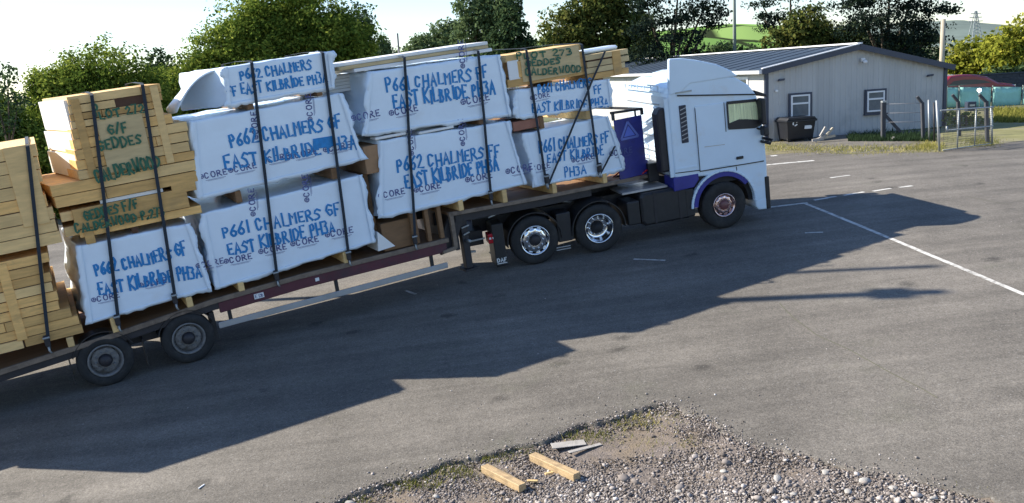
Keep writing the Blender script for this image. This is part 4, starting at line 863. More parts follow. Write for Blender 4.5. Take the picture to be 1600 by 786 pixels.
for (p, q) in (((1234, 149), (1265, 182)), ((1353, 143), (1381, 173))):
    x0, z1 = bp(*p); x1, z0 = bp(*q); x1 -= .05
    fr = MB(); fr.box(x0 - .07, x1 + .10, -.075, -.02, z0 - .07, z1 + .07); f = fr.build('window', fascia, bld)
    zm = z0 + (z1 - z0) * .62
    ff = MB()
    for a in ((x0, x0 + .055, z0, z1), (x1 - .055, x1, z0, z1), (x0 + .057, x1 - .057, z0, z0 + .055), (x0 + .057, x1 - .057, z1 - .055, z1), (x0 + .057, x1 - .057, zm - .03, zm + .03)): ff.box(a[0], a[1], -.115, -.078, a[2], a[3])
    ff.build('window_frame', upvc, f)
    for a, b in ((z0 + .056, zm - .031), (zm + .031, z1 - .056)): MB().box(x0 + .056, x1 - .056, -.092, -.08, a, b).build('window_pane', pm('window_glass', (.14, .16, .17), rough=.08, var=.3, vs=3) if 'window_glass' not in MATS else MATS['window_glass'], f)
    MB().box(x0 - .1, x1 + .13, -.14, -.02, z0 - .12, z0 - .072).build('window_sill', fascia, f)
bx, bz = bp(1346, 96)
lm = MB().box(bx - .07, bx + .07, -.16, -.03, bz - .02, bz + .12, .02).build('wall_lamp', upvc, bld); MB().lathe([(0, -.08), (.06, -.06), (.085, 0), (.0, .02)], (bx + .02, -.2, bz - .02), 14).build('lamp_globe', upvc, lm)
for p in ((1219, 125), (1451, 118)):
    bx, bz = bp(*p); MB().prism([(bx - .12, bz - .04), (bx + .10, bz - .02), (bx + .12, bz + .05), (bx - .08, bz + .03)], -.14, -.03).build('wall_lamp', fascia, bld)
bx, bz = bp(1212, 142); MB().box(bx - .05, bx + .05, -.1, -.03, bz - .04, bz + .04, .01).build('alarm_box', upvc, bld)
# the bin in front of the gable
bi = thing('wheelie_bin', 'large black four wheeled bin with a white label under the gable window', 'bin', BM_ @ T3(bp(1230, 221, .9)[0], -.9, bp(1252, 221, .9)[1]))
bw = bp(1274, 200, .9)[0] - bp(1229, 200, .9)[0]; bh = bp(1252, 184, .9)[1] - bp(1252, 221, .9)[1]
mb = MB(); t = .07
mb.add([(t, t, .08), (bw - t, t, .08), (bw - t, .8 - t, .08), (t, .8 - t, .08), (0, 0, bh - .1), (bw, 0, bh - .1), (bw, .8, bh - .1), (0, .8, bh - .1)], [(0, 3, 2, 1), (4, 5, 6, 7), (0, 1, 5, 4), (1, 2, 6, 5), (2, 3, 7, 6), (3, 0, 4, 7)]); mb.build('bin_body', bin_m, bi, bevel=.03)
MB().box(-.035, bw + .035, -.035, .84, bh - .14, bh - .07, .01).build('rim', bin_m, bi); MB().prism([(-.02, bh - .068), (bw + .02, bh - .068), (bw - .05, bh + .02), (.05, bh + .02)], -.02, .82).build('lid', bin_m, bi, bevel=.02)
for x in (.14, bw - .14):
    for y in (.12, .68): MB().lathe([(0, -.03), (.08, -.03), (.08, .03), (0, .03)], (x, y, .08), 14).build('wheel', black_plastic, bi)
lx0 = bw * .60; MB().prism([(lx0, bh * .52), (lx0 + .26, bh * .52), (lx0 + .28, bh * .62), (lx0 + .23, bh * .66), (lx0 + .02, bh * .66)], -.02, .02).build('label', white_mark, bi)
rc = MB(); 
for q0 in (20, 140, 260):
    arch(rc, bw * .27, bh * .78, .055, .095, q0, q0 + 80, -.012, .02, 6)
rc.build('recycling_mark', white_mark, bi)
# ------------------------------------------------------------------ fences and posts
def up(px, py0, py1, Y=None):
    g = gp(px[0], py0) if Y is None else at(px[0], py0, Y)
    t = at(px[1], py1, g[1]); return Vector(g), Vector((t[0], g[1], t[2]))
wire_dk = pm('dark_wire', (.06, .06, .065), rough=.6)
gt = thing('tubular_gate', 'open galvanised tubular gate standing by the corner of the grey building', 'gate')
(a0, a1) = up((1468, 1463.5), 237, 157); (b0, b1) = up((1550, 1549), 226, 166)
gt.location = a0
MB().tube([(0, 0, 0), a1 - a0], .032, 10).build('hinge_post', galv, gt); MB().tube([b0 - a0, b1 - a0], .03, 10).build('end_stile', galv, gt)
def on_gate(s, px, py):
    g = a0.lerp(b0, s); t = at(px, py, g.y); return Vector((g.x, g.y, t[2])) - a0
r0, r1 = on_gate(0, 1466, 173), on_gate(1, 1549, 167.5); m0, m1 = on_gate(.12, 1476, 204), on_gate(1, 1549, 197); l0, l1 = on_gate(.06, 1471, 235), on_gate(1, 1549, 224)
MB().tube([r0, r1], .022, 8).build('top_rail', galv, gt); MB().tube([m0, m1], .022, 8).build('middle_rail', galv, gt); MB().tube([l0, l1], .018, 8).build('bottom_rail', galv, gt)
for s in (.33, .66):
    q = a0.lerp(b0, s) - a0; MB().tube([q + Vector((0, 0, .03)), r0.lerp(r1, s)], .022, 8).build('upright', galv, gt)
mesh_ = MB()
for k in range(1, 40):
    s_ = k / 40; p, q = l0.lerp(l1, s_), r0.lerp(r1, s_); mesh_.bar(p, q, .006, .006)
for k in range(1, 18):
    s_ = k / 18; mesh_.bar(l0.lerp(r0, s_), l1.lerp(r1, s_), .006, .006)
tag(mesh_.build('mesh_infill', wire_dk, gt), kind='stuff')
MB().tube([m0 + Vector((0, 0, -.05)), m0 + Vector((0, 0, .12))], .03, 8).build('latch', galv, gt)
def cranked(px, y0, y1, ck, label):
    g, t = up((px + 2, px), y0, y1); c = Vector(at(ck[0], ck[1], g.y)); e = thing('concrete_post', label, 'fence post', T3(*g), 'cranked concrete fence posts')
    MB().bar((0, 0, -.1), t - g, .10, .10).build('shaft', conc, e, bevel=.01); MB().bar(t - g - Vector((0, 0, .03)), c - g, .075, .08).build('cranked_top', conc, e)
    return g, t, c
f1 = cranked(1441, 219, 160, (1433, 151), 'cranked concrete post in front of the building wall'); f2 = cranked(1497, 213, 158, (1488, 148), 'cranked concrete post seen through the gate near its hinge'); f3 = cranked(1541, 223, 158, (1530, 148), 'cranked concrete post at the free end of the gate')
g, t = up((1380, 1380), 219, 160); e = thing('straining_post', 'short concrete straining post with a slanting brace before the right window', 'fence post', T3(*g))
MB().bar((0, 0, -.1), t - g, .13, .13).build('shaft', conc, e, bevel=.01); c = Vector(at(1407, 206, g.y - .1)); MB().bar((t - g) * .72, c - g, .09, .09).build('brace', conc, e); MB().box(-.08, .08, -.08, .08, (t - g).z, (t - g).z + .05).build('cap', galv, e)
wire_m = pm('rusty_wire', (.16, .16, .17), rough=.6)
wr = thing('fence_wire', 'thin fence wires strung between the braced post and the cranked post', 'wire', T3(*g)); q = g
for k in range(3):
    z = .35 + .3 * k; MB().tube([(0, 0, z + .25), Vector(f1[0]) - q + Vector((0, 0, z + .25))], .008, 5).build('wire', wire_m, wr)
for px, y0, y1, lb in ((1451, 220, 156, 'thin steel post between the building corner and the gate, paler'), (1459, 222, 160, 'dark thin post right beside the gate hinge post')):
    g, t = up((px + 1, px), y0, y1); mb = MB().tube([(0, 0, -.05), t - g], .028, 8); tag(mb.build('steel_post', galv if px == 1451 else steel_dk, None, T3(*g)), lb, 'fence post')
HY = 43.0
hf_ = thing('hoarding_fence', 'teal mesh covered temporary fence beyond the gate', 'fence', T3(*at(1478, 168, HY)))
h0 = Vector(at(1478, 168, HY)); xsn = [1478, 1497, 1549, 1596, 1650, 1710]
for k in range(len(xsn) - 1):
    A, B = Vector(at(xsn[k], 168 - k * .5, HY)) - h0, Vector(at(xsn[k + 1], 168 - k * .5, HY)) - h0; ht = .95
    mb = MB(); n = 8; vs = []
    for i in range(n + 1):
        p = A.lerp(B, .03 + .94 * i / n)
        for j in range(4): vs.append((p.x, .03 * nz(i * .9 + k * 5, j * .8, 0), p.z + ht * j / 3))
    mb.add(vs, [(i * 4 + j, (i + 1) * 4 + j, (i + 1) * 4 + j + 1, i * 4 + j + 1) for i in range(n) for j in range(3)], True)
    sh = mb.build('mesh_sheet', teal, hf_); m_ = sh.modifiers.new('thick', 'SOLIDIFY'); m_.thickness = .01
    MB().tube([A + Vector((0, -.05, -.4)), A + Vector((0, -.05, ht + .06))], .03, 8).build('fence_post', pole_metal, hf_)
    MB().tube([A + Vector((0, -.06, ht)), B + Vector((0, -.06, ht))], .016, 6).build('top_rail', fascia, hf_); MB().tube([A + Vector((0, -.06, .0)), B + Vector((0, -.06, .0))], .02, 6).build('bottom_rail', fascia, hf_)
g = Vector(at(1516, 172, 41)); jb = thing('cable_cabinet', 'small dark green cabinet in front of the teal fence', 'cabinet', T3(*g)); MB().box(-.2, .2, -.15, .15, -.1, .38, .02).build('cabinet_body', fascia, jb); MB().box(-.12, .12, -.165, -.148, .18, .26).build('sign_plate', alu, jb)
# red car behind the hoarding
CY = 46.5; c0 = at(1477, 150, CY); sc_ = CY / 1400
car = thing('parked_car', 'red car parked behind the teal fence, only its roof showing', 'car', T3(c0[0], CY, gz(c0[0], CY)) @ Matrix.Rotation(R(6), 4, 'Z'))
zt = at(1510, 116, CY)[2] - gz(c0[0], CY)
bodyp = [(-.5, .35), (-.55, .8), (-.45, zt * .62), (-.1, zt * .72), (.25, zt * .97), (.9, zt), (1.7, zt * .96), (2.3, zt * .86), (2.9, zt * .64), (3.7, zt * .56), (3.95, zt * .46), (3.95, .35)]
MB().prism(bodyp, 0, 1.7).build('body', red_paint, car, bevel=.10, seg=3)
MB().prism([(.15, zt * .62), (.42, zt * .78), (1.0, zt * .81), (1.65, zt * .79), (2.1, zt * .74), (2.55, zt * .64)], -.012, .02).build('side_window', glass_m, car)
MB().prism([(2.36, zt * .86), (2.9, zt * .665), (2.94, zt * .665), (2.40, zt * .87)], .18, 1.52).build('windscreen', glass_m, car)
for x in (.35, 3.1):
    for y in (-.02, 1.52): wv = MB().lathe([(.0, .02), (.18, 0), (.30, .0), (.32, .04), (.32, .18), (.0, .2)], (x, y, .32), 24).build('wheel', tyre_m, car)
for y in (.15, 1.3): MB().box(3.90, 3.97, y, y + .25, zt * .42, zt * .52).build('headlight', chrome, car, bevel=.01)
mL = bpy.data.materials.new('glint_emitter'); mL.use_nodes = True; b = mL.node_tree.nodes['Principled BSDF']; b.inputs['Emission Color'].default_value = (.8, .85, 1, 1); b.inputs['Emission Strength'].default_value = 6; MATS['glint_emitter'] = mL  # glowing disc added for the sun glint off the car; no lamp stands there
g0_ = Vector(at(1531, 168, 42.6)); gt_ = Vector(at(1530, 141, 42.6)); lp = thing('glint_glow', 'small white glow on a stake, added for the glint by the teal fence', 'glint', T3(*g0_))
MB().tube([(0, 0, -.3), gt_ - g0_], .02, 8).build('glint_stake', pole_metal, lp); lh = MB().lathe([(0, -.05), (.06, -.04), (.11, .0), (.10, .08), (0, .12)], gt_ - g0_, 20).build('glint_cup', pole_metal, lp)
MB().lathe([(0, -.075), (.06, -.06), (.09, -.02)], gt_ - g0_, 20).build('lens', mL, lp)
for px, lb in ((1580, 'pale rounded boulder beyond the teal fence, left of two'), (1606, 'pale rounded boulder beyond the teal fence at the frame edge')):
    c = at(px, 134, 50); mb = MB(); vs = []; fs = []
    n, m = 14, 8
    for i in range(n):
        for j in range(m + 1):
            a, q = 2 * math.pi * i / n, math.pi * j / m; d_ = Vector((math.cos(a) * math.sin(q), math.sin(a) * math.sin(q), math.cos(q))); r = .55 * (1 + .25 * nz(d_.x * 1.3 + px, d_.y * 1.3, d_.z * 1.3)); vs.append((d_.x * r * 1.0, d_.y * r, d_.z * r * .85))
    fs = [(i * (m + 1) + j, i * (m + 1) + j + 1, ((i + 1) % n) * (m + 1) + j + 1, ((i + 1) % n) * (m + 1) + j) for i in range(n) for j in range(m)]
    mb.add(vs, fs, True); tag(mb.build('boulder', stone_pale, None, T3(*c)), lb, 'boulder')
g = Vector(at(1532, 138, 49)); wl = thing('garden_wall', 'dark boundary wall behind the teal fence, right of the red car', 'wall', T3(*g)); L_ = (at(1640, 138, 49)[0] - g.x); hh = at(1532, 108, 49)[2] - g.z
for k in range(9):
    for q in range(6): MB().box(L_ * k / 9 + (q % 2) * .08 - .08, L_ * (k + 1) / 9 + (q % 2) * .08 - .095, .0 + .01 * ((k + q) % 2), .25, hh * q / 6 - .35, hh * (q + 1) / 6 - .362).build('stone_block', conc, wl)
MB().box(-.1, L_ + .1, -.03, .28, hh - .352, hh - .28, .015).build('coping', conc, wl)
# ------------------------------------------------------------------ poles
def pole(name, label, px, yb, yt, Y, r, mat, cat='pole', arm=None):
    b_, t_ = Vector(at(px[0], yb, Y)), Vector(at(px[1], yt, Y)); b_.z = float(gz(b_.x, Y)); e = thing(name, label, cat, T3(*b_))
    MB().tube([(0, 0, -.2), (t_ - b_)], [r * 1.25, r], 10).build('pole_shaft', mat, e)
    if arm: MB().tube([t_ - b_, t_ - b_ + Vector(arm)], r * .7, 8).build('bracket_arm', mat, e); MB().box(-.25, .25, -.1, .1, -.05, .07, .03).build('lamp_head', galv, e, T3(*(t_ - b_ + Vector(arm))))
    return e
pole('lamp_post', 'tall pale grey lamp post rising behind the lorry cab', (1148, 1146.5), 82, -60, 55, .09, pole_metal, 'lamp post', (1.2, 0, .1))
pole('utility_pole', 'pale wooden utility pole beyond the right corner of the building', (1471, 1474), 110, 30, 46, .11, post_wood)
pole('flue_pipe', 'short pale pipe behind the building roof', (1395, 1394), 82, 52, 60, .10, galv)
pole('street_lamp', 'distant slim street lamp between the trees above the short timber pack', (874, 874), 62, 37, 70, .07, pole_metal, 'lamp post', (.5, 0, .05))
pole('thin_post', 'distant thin dark post above the third stack', (621.5, 621), 76, 52, 65, .06, fascia)
for tip, dist, rad, lb in (((6.5, 13.2), 18.6, .17, 'tall timber utility pole added unseen left of the frame to throw the longer thin shadow'), ((7.0, 14.45), 19.6, .11, 'slimmer utility pole added unseen left of the frame to throw the shorter thin shadow')):  # unseen poles, added to throw the two thin shadow strips on the yard
    _q = np.array(tip) - np.array([math.cos(SUN_TRAVEL), math.sin(SUN_TRAVEL)]) * dist; _z = float(gz(*_q))
    up_ = thing('utility_pole', lb, 'pole', T3(_q[0], _q[1], _z)); uh = dist * math.tan(SUN_EL) + float(gz(*tip)) - _z
    MB().tube([(0, 0, -.3), (0, 0, uh)], [rad, rad * .75], 12).build('pole_shaft', post_wood, up_)
    if rad > .15: MB().bar((-.08, -.25, uh - .5), (.08, .25, uh - .5), .12, .4).build('cross_arm', post_wood, up_)
PYY = 700.; pb, pt_ = Vector(at(1523, 60, PYY)), Vector(at(1522, 17, PYY)); pyl = thing('pylon', 'distant lattice electricity pylon on the hill at the right', 'pylon', T3(*pb)); H_ = pt_.z - pb.z; lat = MB(); wb = 4.
for s in (-1, 1):
    for d_ in (-1, 1): lat.bar((s * wb, d_ * wb, -4), (s * .5, d_ * .5, H_), .45, .45)
for k in range(8):
    z0, z1 = H_ * k / 8, H_ * (k + 1) / 8; w0, w1 = wb + (.5 - wb) * k / 8, wb + (.5 - wb) * (k + 1) / 8; lat.bar((-w0, -w0, z0), (w1, -w1, z1), .3, .3); lat.bar((w0, -w0, z0), (-w1, -w1, z1), .3, .3)
lat.build('tower', galv, pyl)
for k, (z, q) in enumerate(((.62, 5.5), (.76, 4.8), (.9, 4.))): MB().bar((-q, 0, H_ * z), (q, 0, H_ * z), .5, .6).build('cross_arm', galv, pyl)
# ------------------------------------------------------------------ hills
def hillmat():
    m = bpy.data.materials.new('hill_fields'); m.use_nodes = True; N = m.node_tree.nodes; L = m.node_tree.links; b = N['Principled BSDF']; b.inputs['Roughness'].default_value = 1; b.inputs['Specular IOR Level'].default_value = 0
    tc = N.new('ShaderNodeTexCoord'); mp = N.new('ShaderNodeMapping'); mp.inputs['Scale'].default_value = (.022, .012, .0); L.new(tc.outputs['Object'], mp.inputs[0])
    v = N.new('ShaderNodeTexVoronoi'); v.inputs['Scale'].default_value = 1; L.new(mp.outputs[0], v.inputs['Vector'])
    sx = N.new('ShaderNodeSeparateColor'); L.new(v.outputs['Color'], sx.inputs[0]); cr = N.new('ShaderNodeValToRGB'); e = cr.color_ramp.elements
    e[0].color = (.09, .14, .06, 1); e[1].color = (.27, .27, .14, 1); a = e.new(.35); a.color = (.16, .30, .07, 1); a = e.new(.7); a.color = (.23, .38, .10, 1); L.new(sx.outputs[0], cr.inputs[0])
    v2 = N.new('ShaderNodeTexVoronoi'); v2.feature = 'DISTANCE_TO_EDGE'; v2.inputs['Scale'].default_value = 1; L.new(mp.outputs[0], v2.inputs['Vector'])
    mr = N.new('ShaderNodeMapRange'); mr.inputs[1].default_value = .02; mr.inputs[2].default_value = .05; L.new(v2.outputs[0], mr.inputs[0])
    mx = N.new('ShaderNodeMix'); mx.data_type = 'RGBA'; L.new(mr.outputs[0], mx.inputs[0]); mx.inputs[6].default_value = (.03, .04, .02, 1); L.new(cr.outputs[0], mx.inputs[7]); L.new(mx.outputs[2], b.inputs['Base Color']); return m
def hill(name, prof, Y0, Y1, mat, ny=14):
    pxs = [p[0] for p in prof]; N = 90; px = np.linspace(pxs[0], pxs[-1], N); py = np.interp(px, pxs, [p[1] for p in prof]); V = []
    for i in range(N):
        T_ = at(px[i], py[i], Y1)
        for j in range(ny + 4):
            s = j / ny; Y = Y0 + (Y1 - Y0) * s; ss = min(s, 1); z = 1.2 + (T_[2] - 1.2) * (ss * ss * (3 - 2 * ss)) - max(0, s - 1) * 60 + .8 * nz(px[i] * .02, s * 6, 2) * ss * (Y1 / 400)
            V.append((T_[0] * (Y / Y1), Y, z))
    M_ = ny + 4; F = [(i * M_ + j, (i + 1) * M_ + j, (i + 1) * M_ + j + 1, i * M_ + j + 1) for i in range(N - 1) for j in range(M_ - 1)]
    return tag(fastmesh(name, V, F, mat, smooth=True), kind='structure')
hill('hills', [(300, 100), (600, 85), (900, 62), (1050, 48), (1120, 41), (1165, 37), (1230, 42), (1330, 50), (1420, 72), (1500, 90), (2000, 95)], 220, 520, hillmat())
moor = pm('moorland', (.17, .21, .185), rough=1, var=.25, vs=.02, spec=0)
hill('hills', [(900, 60), (1200, 48), (1400, 38), (1470, 34.5), (1510, 33.5), (1560, 38), (1640, 45), (2000, 60)], 900, 1800, moor)
# ------------------------------------------------------------------ trees
def quads(P, s, rs, out=None, asp=1.5):
    n = len(P); nr = rs.normal(size=(n, 3)); nr[:, 2] += .6
    if out is not None: nr += out * .9
    nr /= np.linalg.norm(nr, axis=1)[:, None]; a = np.cross(nr, rs.normal(size=(n, 3))); a /= np.linalg.norm(a, axis=1)[:, None]; b = np.cross(nr, a)
    ss = (s * rs.uniform(.6, 1.4, n))[:, None]; a *= ss * asp * .5; b *= ss * .5
    V = np.stack([P - a, P - b * .9 + a * .1, P + a, P + b * .9 + a * .1], 1).reshape(-1, 3); return V, np.arange(4 * n).reshape(n, 4)
def leaf_cloud(blobs, s, cover, rs, clump=.30, shell=.35):
    PP = []; OO = []; TT = []
    for (c, r) in blobs:
        c = np.array(c); r = np.array(r); area = 4 * math.pi * (r[0] * r[2] + r[0] * r[1] + r[1] * r[2]) / 3
        cr_ = clump * float(np.mean(r)) ** .6; nc = max(5, int(area / (cr_ * cr_ * 1.6))); npc = max(4, int(cover * area / (nc * s * s)))
        d = rs.normal(size=(nc, 3)); d /= np.linalg.norm(d, axis=1)[:, None]; rad = 1 - shell * rs.uniform(0, 1, nc) ** 1.5 + .10 * rs.normal(size=nc)
        cc = c + d * r * rad[:, None]; tc = rs.uniform(0, 1, nc)
        o = rs.normal(size=(nc, npc, 3)) * cr_ * np.array([.50, .50, .36]); P = (cc[:, None] + o).reshape(-1, 3)
        PP.append(P); OO.append(np.repeat(d, npc, 0) + o.reshape(-1, 3) / cr_ * .5); TT.append(np.clip(np.repeat(tc, npc) * .55 + rs.uniform(0, .45, nc * npc), 0, 1))
    P = np.concatenate(PP); V, F = quads(P, s, rs, np.concatenate(OO)); return V, F, np.concatenate(TT)
def tree(name, label, cat, pxblobs, Y, mat, s=4.2, cover=1.5, seed=0, trunk=None, group=None, depth=.8, clump=.30, shell=.35, tr=.25):
    """crown blobs surveyed as (px, py, rx, ry); trunk = px of its foot"""
    rs = np.random.RandomState(seed + 100); k = Y / 1400; tx = trunk if trunk is not None else sum(b[0] for b in pxblobs) / len(pxblobs)
    low = max(b[1] + b[3] for b in pxblobs); f = Vector(at(tx, low, Y)); f.z = float(gz(f.x, Y)) - .1
    e = thing(name, label, cat, T3(*f), group); fb = np.array(f); bl = []
    for i, (x, y, rx, ry) in enumerate(pxblobs):
        dy = rs.uniform(-.5, .5) * rx * k * depth; c = at(x, y, Y + dy) - fb; bl.append((c, (rx * k, max(rx, ry) * k * depth, ry * k)))
    V, F, T = leaf_cloud(bl, s * k, cover, rs, clump, shell); fastmesh('crown', V, F, mat, T, e)
    top = max(b[0][2] for b in bl); mb = MB(); hub = Vector((0, 0, max(.5, min(b[0][2] for b in bl) * .75)))
    mb.tube([(0, 0, -.2), hub * .5 + Vector((.05, 0, 0)), hub], [tr * 1.3, tr, tr * .8], 8)
    big = sorted(bl, key=lambda b: -b[1][0])[:9]
    for c, r in big:
        c = Vector(c); mid = hub.lerp(c, .55) + Vector((0, 0, -.1 * c.length * .3)); mb.tube([hub * .95, mid, c], [tr * .55, tr * .35, tr * .12], 6)
    mb.build('trunk', bark, e); return e
def crownblobs(x0, y0, x1, y1, n, rs, rmin=.16, rmax=.28):
    cx, cy, rx, ry = (x0 + x1) / 2, (y0 + y1) / 2, (x1 - x0) / 2, (y1 - y0) / 2; out = []
    for i in range(n):
        a = rs.uniform(0, 2 * math.pi); q = math.sqrt(rs.uniform(.05, 1)) * .80; r = rs.uniform(rmin, rmax) * 2 * min(rx, ry) * 1.12
        out.append((cx + math.cos(a) * q * rx, cy + math.sin(a) * q * ry, r * 1.1, r))
    out.append((cx, cy, rx * .6, ry * .6)); return out
rb = random.Random(11); GT = 'broadleaf trees behind the trailer'
tree('broadleaf_tree', 'bright green tree at the far left behind the rearmost timber packs', 'tree', crownblobs(-110, 122, 120, 400, 20, rb), 36, leaf_a, 3.6, 1.7, 1, group=GT)
tree('broadleaf_tree', 'rounded mid green tree behind the lettered GEDDES timber stack', 'tree', crownblobs(35, 68, 265, 330, 20, rb), 39, leaf_a, 3.4, 1.7, 2, group=GT)
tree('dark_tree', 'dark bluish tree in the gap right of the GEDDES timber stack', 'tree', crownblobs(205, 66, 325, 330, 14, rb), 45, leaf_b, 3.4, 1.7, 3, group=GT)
tree('broadleaf_tree', 'shoulder shaped green tree left of the largest round tree', 'tree', crownblobs(275, 48, 450, 270, 16, rb), 44, leaf_a, 3.3, 1.7, 4, group=GT)
tree('broadleaf_tree', 'largest round green tree, above the second stack of packs', 'tree', crownblobs(355, -12, 572, 260, 26, rb), 46, leaf_a, 3.3, 1.8, 5, group=GT)
tree('dark_tree', 'dark leaved tree right of the largest round tree', 'tree', crownblobs(480, 4, 600, 260, 12, rb), 49, leaf_b, 3.4, 1.7, 6, group=GT)  # whole crown in the darker leaf colour
tree('young_tree', 'sparse young tree with bare twigs at the left edge of the picture', 'tree', [(12, 120, 14, 22), (28, 160, 16, 18), (-6, 150, 18, 20), (5, 190, 20, 20)], 33, leaf_b, 4.5, .45, 7, group=GT, tr=.08)
GF_ = 'distant trees above the load'
tree('small_tree', 'small distant tree between the round tree and the third stack', 'tree', crownblobs(585, 58, 625, 120, 5, rb), 75, leaf_l, 3.4, 1.5, 8, group=GF_)
tree('small_tree', 'low pale distant tree above the third stack, left of the tall gappy tree', 'tree', crownblobs(632, 38, 732, 135, 11, rb), 78, leaf_l, 3.4, 1.5, 9, group=GF_)
tree('gappy_tree', 'tall pale gappy tree above the third stack', 'tree', crownblobs(700, -25, 820, 110, 17, rb, .12, .22), 62, leaf_l, 3.8, 1.3, 10, group=GF_)
tree('conical_tree', 'dark conical tree right of the tall gappy tree', 'tree', [(800, 8, 14, 18), (798, 35, 22, 22), (802, 60, 30, 24), (795, 90, 42, 26), (780, 70, 24, 22), (818, 80, 22, 22)], 60, leaf_b, 3.8, 1.8, 11, group=GF_)
tree('small_tree', 'pale distant tree with a gap of sky to its left, above the short timber pack', 'tree', crownblobs(835, 25, 905, 130, 8, rb), 76, leaf_l, 3.4, 1.4, 12, group=GF_)
GP = 'trees and pines behind the building'
tree('olive_tree', 'brownish green tree left of the dark pine, above the short timber pack', 'tree', crownblobs(865, -25, 1010, 120, 15, rb, .13, .24), 56, leaf_o, 3.9, 1.5, 13, group=GP)
tree('dark_pine', 'tall dark pine left of the lamp post', 'tree', [(1060, -20, 50, 20), (1010, 5, 30, 16), (1100, 12, 38, 13), (1050, 30, 45, 16), (1110, 36, 26, 9), (1000, 45, 26, 16), (1065, 58, 40, 15), (1020, 80, 44, 18), (1080, 85, 34, 16), (1045, 105, 60, 20), (1125, 20, 18, 6)], 50, leaf_p, 3.0, .95, 14, trunk=1048, group=GP, shell=.8)
tree('gappy_pine', 'pine with see through crown right of the lamp post', 'tree', [(1235, -14, 44, 16), (1190, 6, 24, 9), (1215, 28, 30, 11), (1265, 18, 32, 12), (1198, 42, 20, 8), (1240, 52, 24, 10), (1285, 40, 22, 10), (1190, 24, 14, 5)], 56, leaf_p, 2.9, .7, 15, trunk=1236, group=GP, shell=.8)
tree('dark_pine', 'broad dark pine with layered branches over the right of the building', 'tree', [(1390, -22, 70, 22), (1340, 5, 40, 16), (1420, 10, 46, 14), (1470, 14, 28, 8), (1375, 30, 50, 16), (1440, 38, 40, 13), (1330, 45, 28, 14), (1400, 60, 55, 18), (1450, 62, 30, 14), (1360, 75, 40, 16), (1425, 85, 44, 16), (1488, 16, 12, 4)], 50, leaf_p, 3.0, 1.0, 16, trunk=1385, group=GP, shell=.8)
tree('olive_tree', 'olive brown bushy tree between the two pines over the ridge', 'tree', crownblobs(1205, 28, 1350, 110, 14, rb, .2, .34), 53, leaf_o, 3.9, 1.6, 17, group=GP)
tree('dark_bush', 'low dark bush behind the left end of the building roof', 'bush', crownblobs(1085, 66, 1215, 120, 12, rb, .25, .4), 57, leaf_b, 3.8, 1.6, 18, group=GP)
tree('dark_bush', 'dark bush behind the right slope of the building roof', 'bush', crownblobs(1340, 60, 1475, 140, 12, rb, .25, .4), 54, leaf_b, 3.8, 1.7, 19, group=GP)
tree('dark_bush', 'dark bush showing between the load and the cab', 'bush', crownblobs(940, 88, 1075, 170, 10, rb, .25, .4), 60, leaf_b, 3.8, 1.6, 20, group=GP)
tree('yellow_bush', 'yellow green bushy tree right of the utility pole', 'bush', crownblobs(1472, 62, 1575, 140, 14, rb, .2, .34), 58, leaf_y, 4.2, 1.6, 21, group=GP)
tree('yellow_bush', 'tall yellow green tree at the right edge of the picture', 'bush', crownblobs(1540, 35, 1665, 140, 14, rb, .2, .34), 55, leaf_y, 4.4, 1.6, 22, group=GP)
tree('hedge_bush', 'dark clipped hedge above the teal fence at the right edge', 'bush', [(1550 + 22 * k, 120, 15, 16) for k in range(6)], 51, leaf_b, 4, 1.8, 23, group=GP)
tree('garden_bush', 'low green bush seen through the gate', 'bush', [(1488, 185, 14, 12), (1508, 186, 14, 12), (1526, 190, 12, 12)], 33.5, leaf_a, 4, 1.3, 24, group=GP, tr=.04)
# ------------------------------------------------------------------ gravel, weeds and scraps
rs = np.random.RandomState(21)
ico = np.array([(0, 1, 1.618), (0, -1, 1.618), (0, 1, -1.618), (0, -1, -1.618), (1, 1.618, 0), (-1, 1.618, 0), (1, -1.618, 0), (-1, -1.618, 0), (1.618, 0, 1), (-1.618, 0, 1), (1.618, 0, -1), (-1.618, 0, -1)]) / 1.9
icf = np.array([(0, 1, 8), (0, 8, 4), (0, 4, 5), (0, 5, 9), (0, 9, 1), (1, 6, 8), (8, 6, 10), (8, 10, 4), (4, 10, 2), (4, 2, 5), (5, 2, 11), (5, 11, 9), (9, 11, 7), (9, 7, 1), (1, 7, 6), (3, 6, 7), (3, 7, 11), (3, 11, 2), (3, 2, 10), (3, 10, 6)])
def stones(name, P, r, t, bv=ico, bf=icf):
    n = len(P); q = rs.normal(size=(n, 4)); q /= np.linalg.norm(q, axis=1)[:, None]; a, b, c, d = q.T; m = len(bv)
    M = np.stack([np.stack([1 - 2 * (c * c + d * d), 2 * (b * c - a * d), 2 * (b * d + a * c)], -1), np.stack([2 * (b * c + a * d), 1 - 2 * (b * b + d * d), 2 * (c * d - a * b)], -1), np.stack([2 * (b * d - a * c), 2 * (c * d + a * b), 1 - 2 * (b * b + c * c)], -1)], 1)
    v = bv[None] * (1 + rs.uniform(-.35, .35, (n, m, 1))) * rs.uniform(.45, 1.35, (n, 1, 3)) * r[:, None, None]; v = np.einsum('nij,nkj->nki', M, v); v[:, :, 2] *= .6; v += P[:, None]
    F = (bf[None] + (np.arange(n) * m)[:, None, None]).reshape(-1, 3); return tag(fastmesh(name, v.reshape(-1, 3), F, stone_m, np.repeat(t, len(bf))), kind='stuff')
octv = np.array([(1, 0, 0), (-1, 0, 0), (0, 1, 0), (0, -1, 0), (0, 0, 1), (0, 0, -1)], float); octf = np.array([(0, 2, 4), (2, 1, 4), (1, 3, 4), (3, 0, 4), (2, 0, 5), (1, 2, 5), (3, 1, 5), (0, 3, 5)])
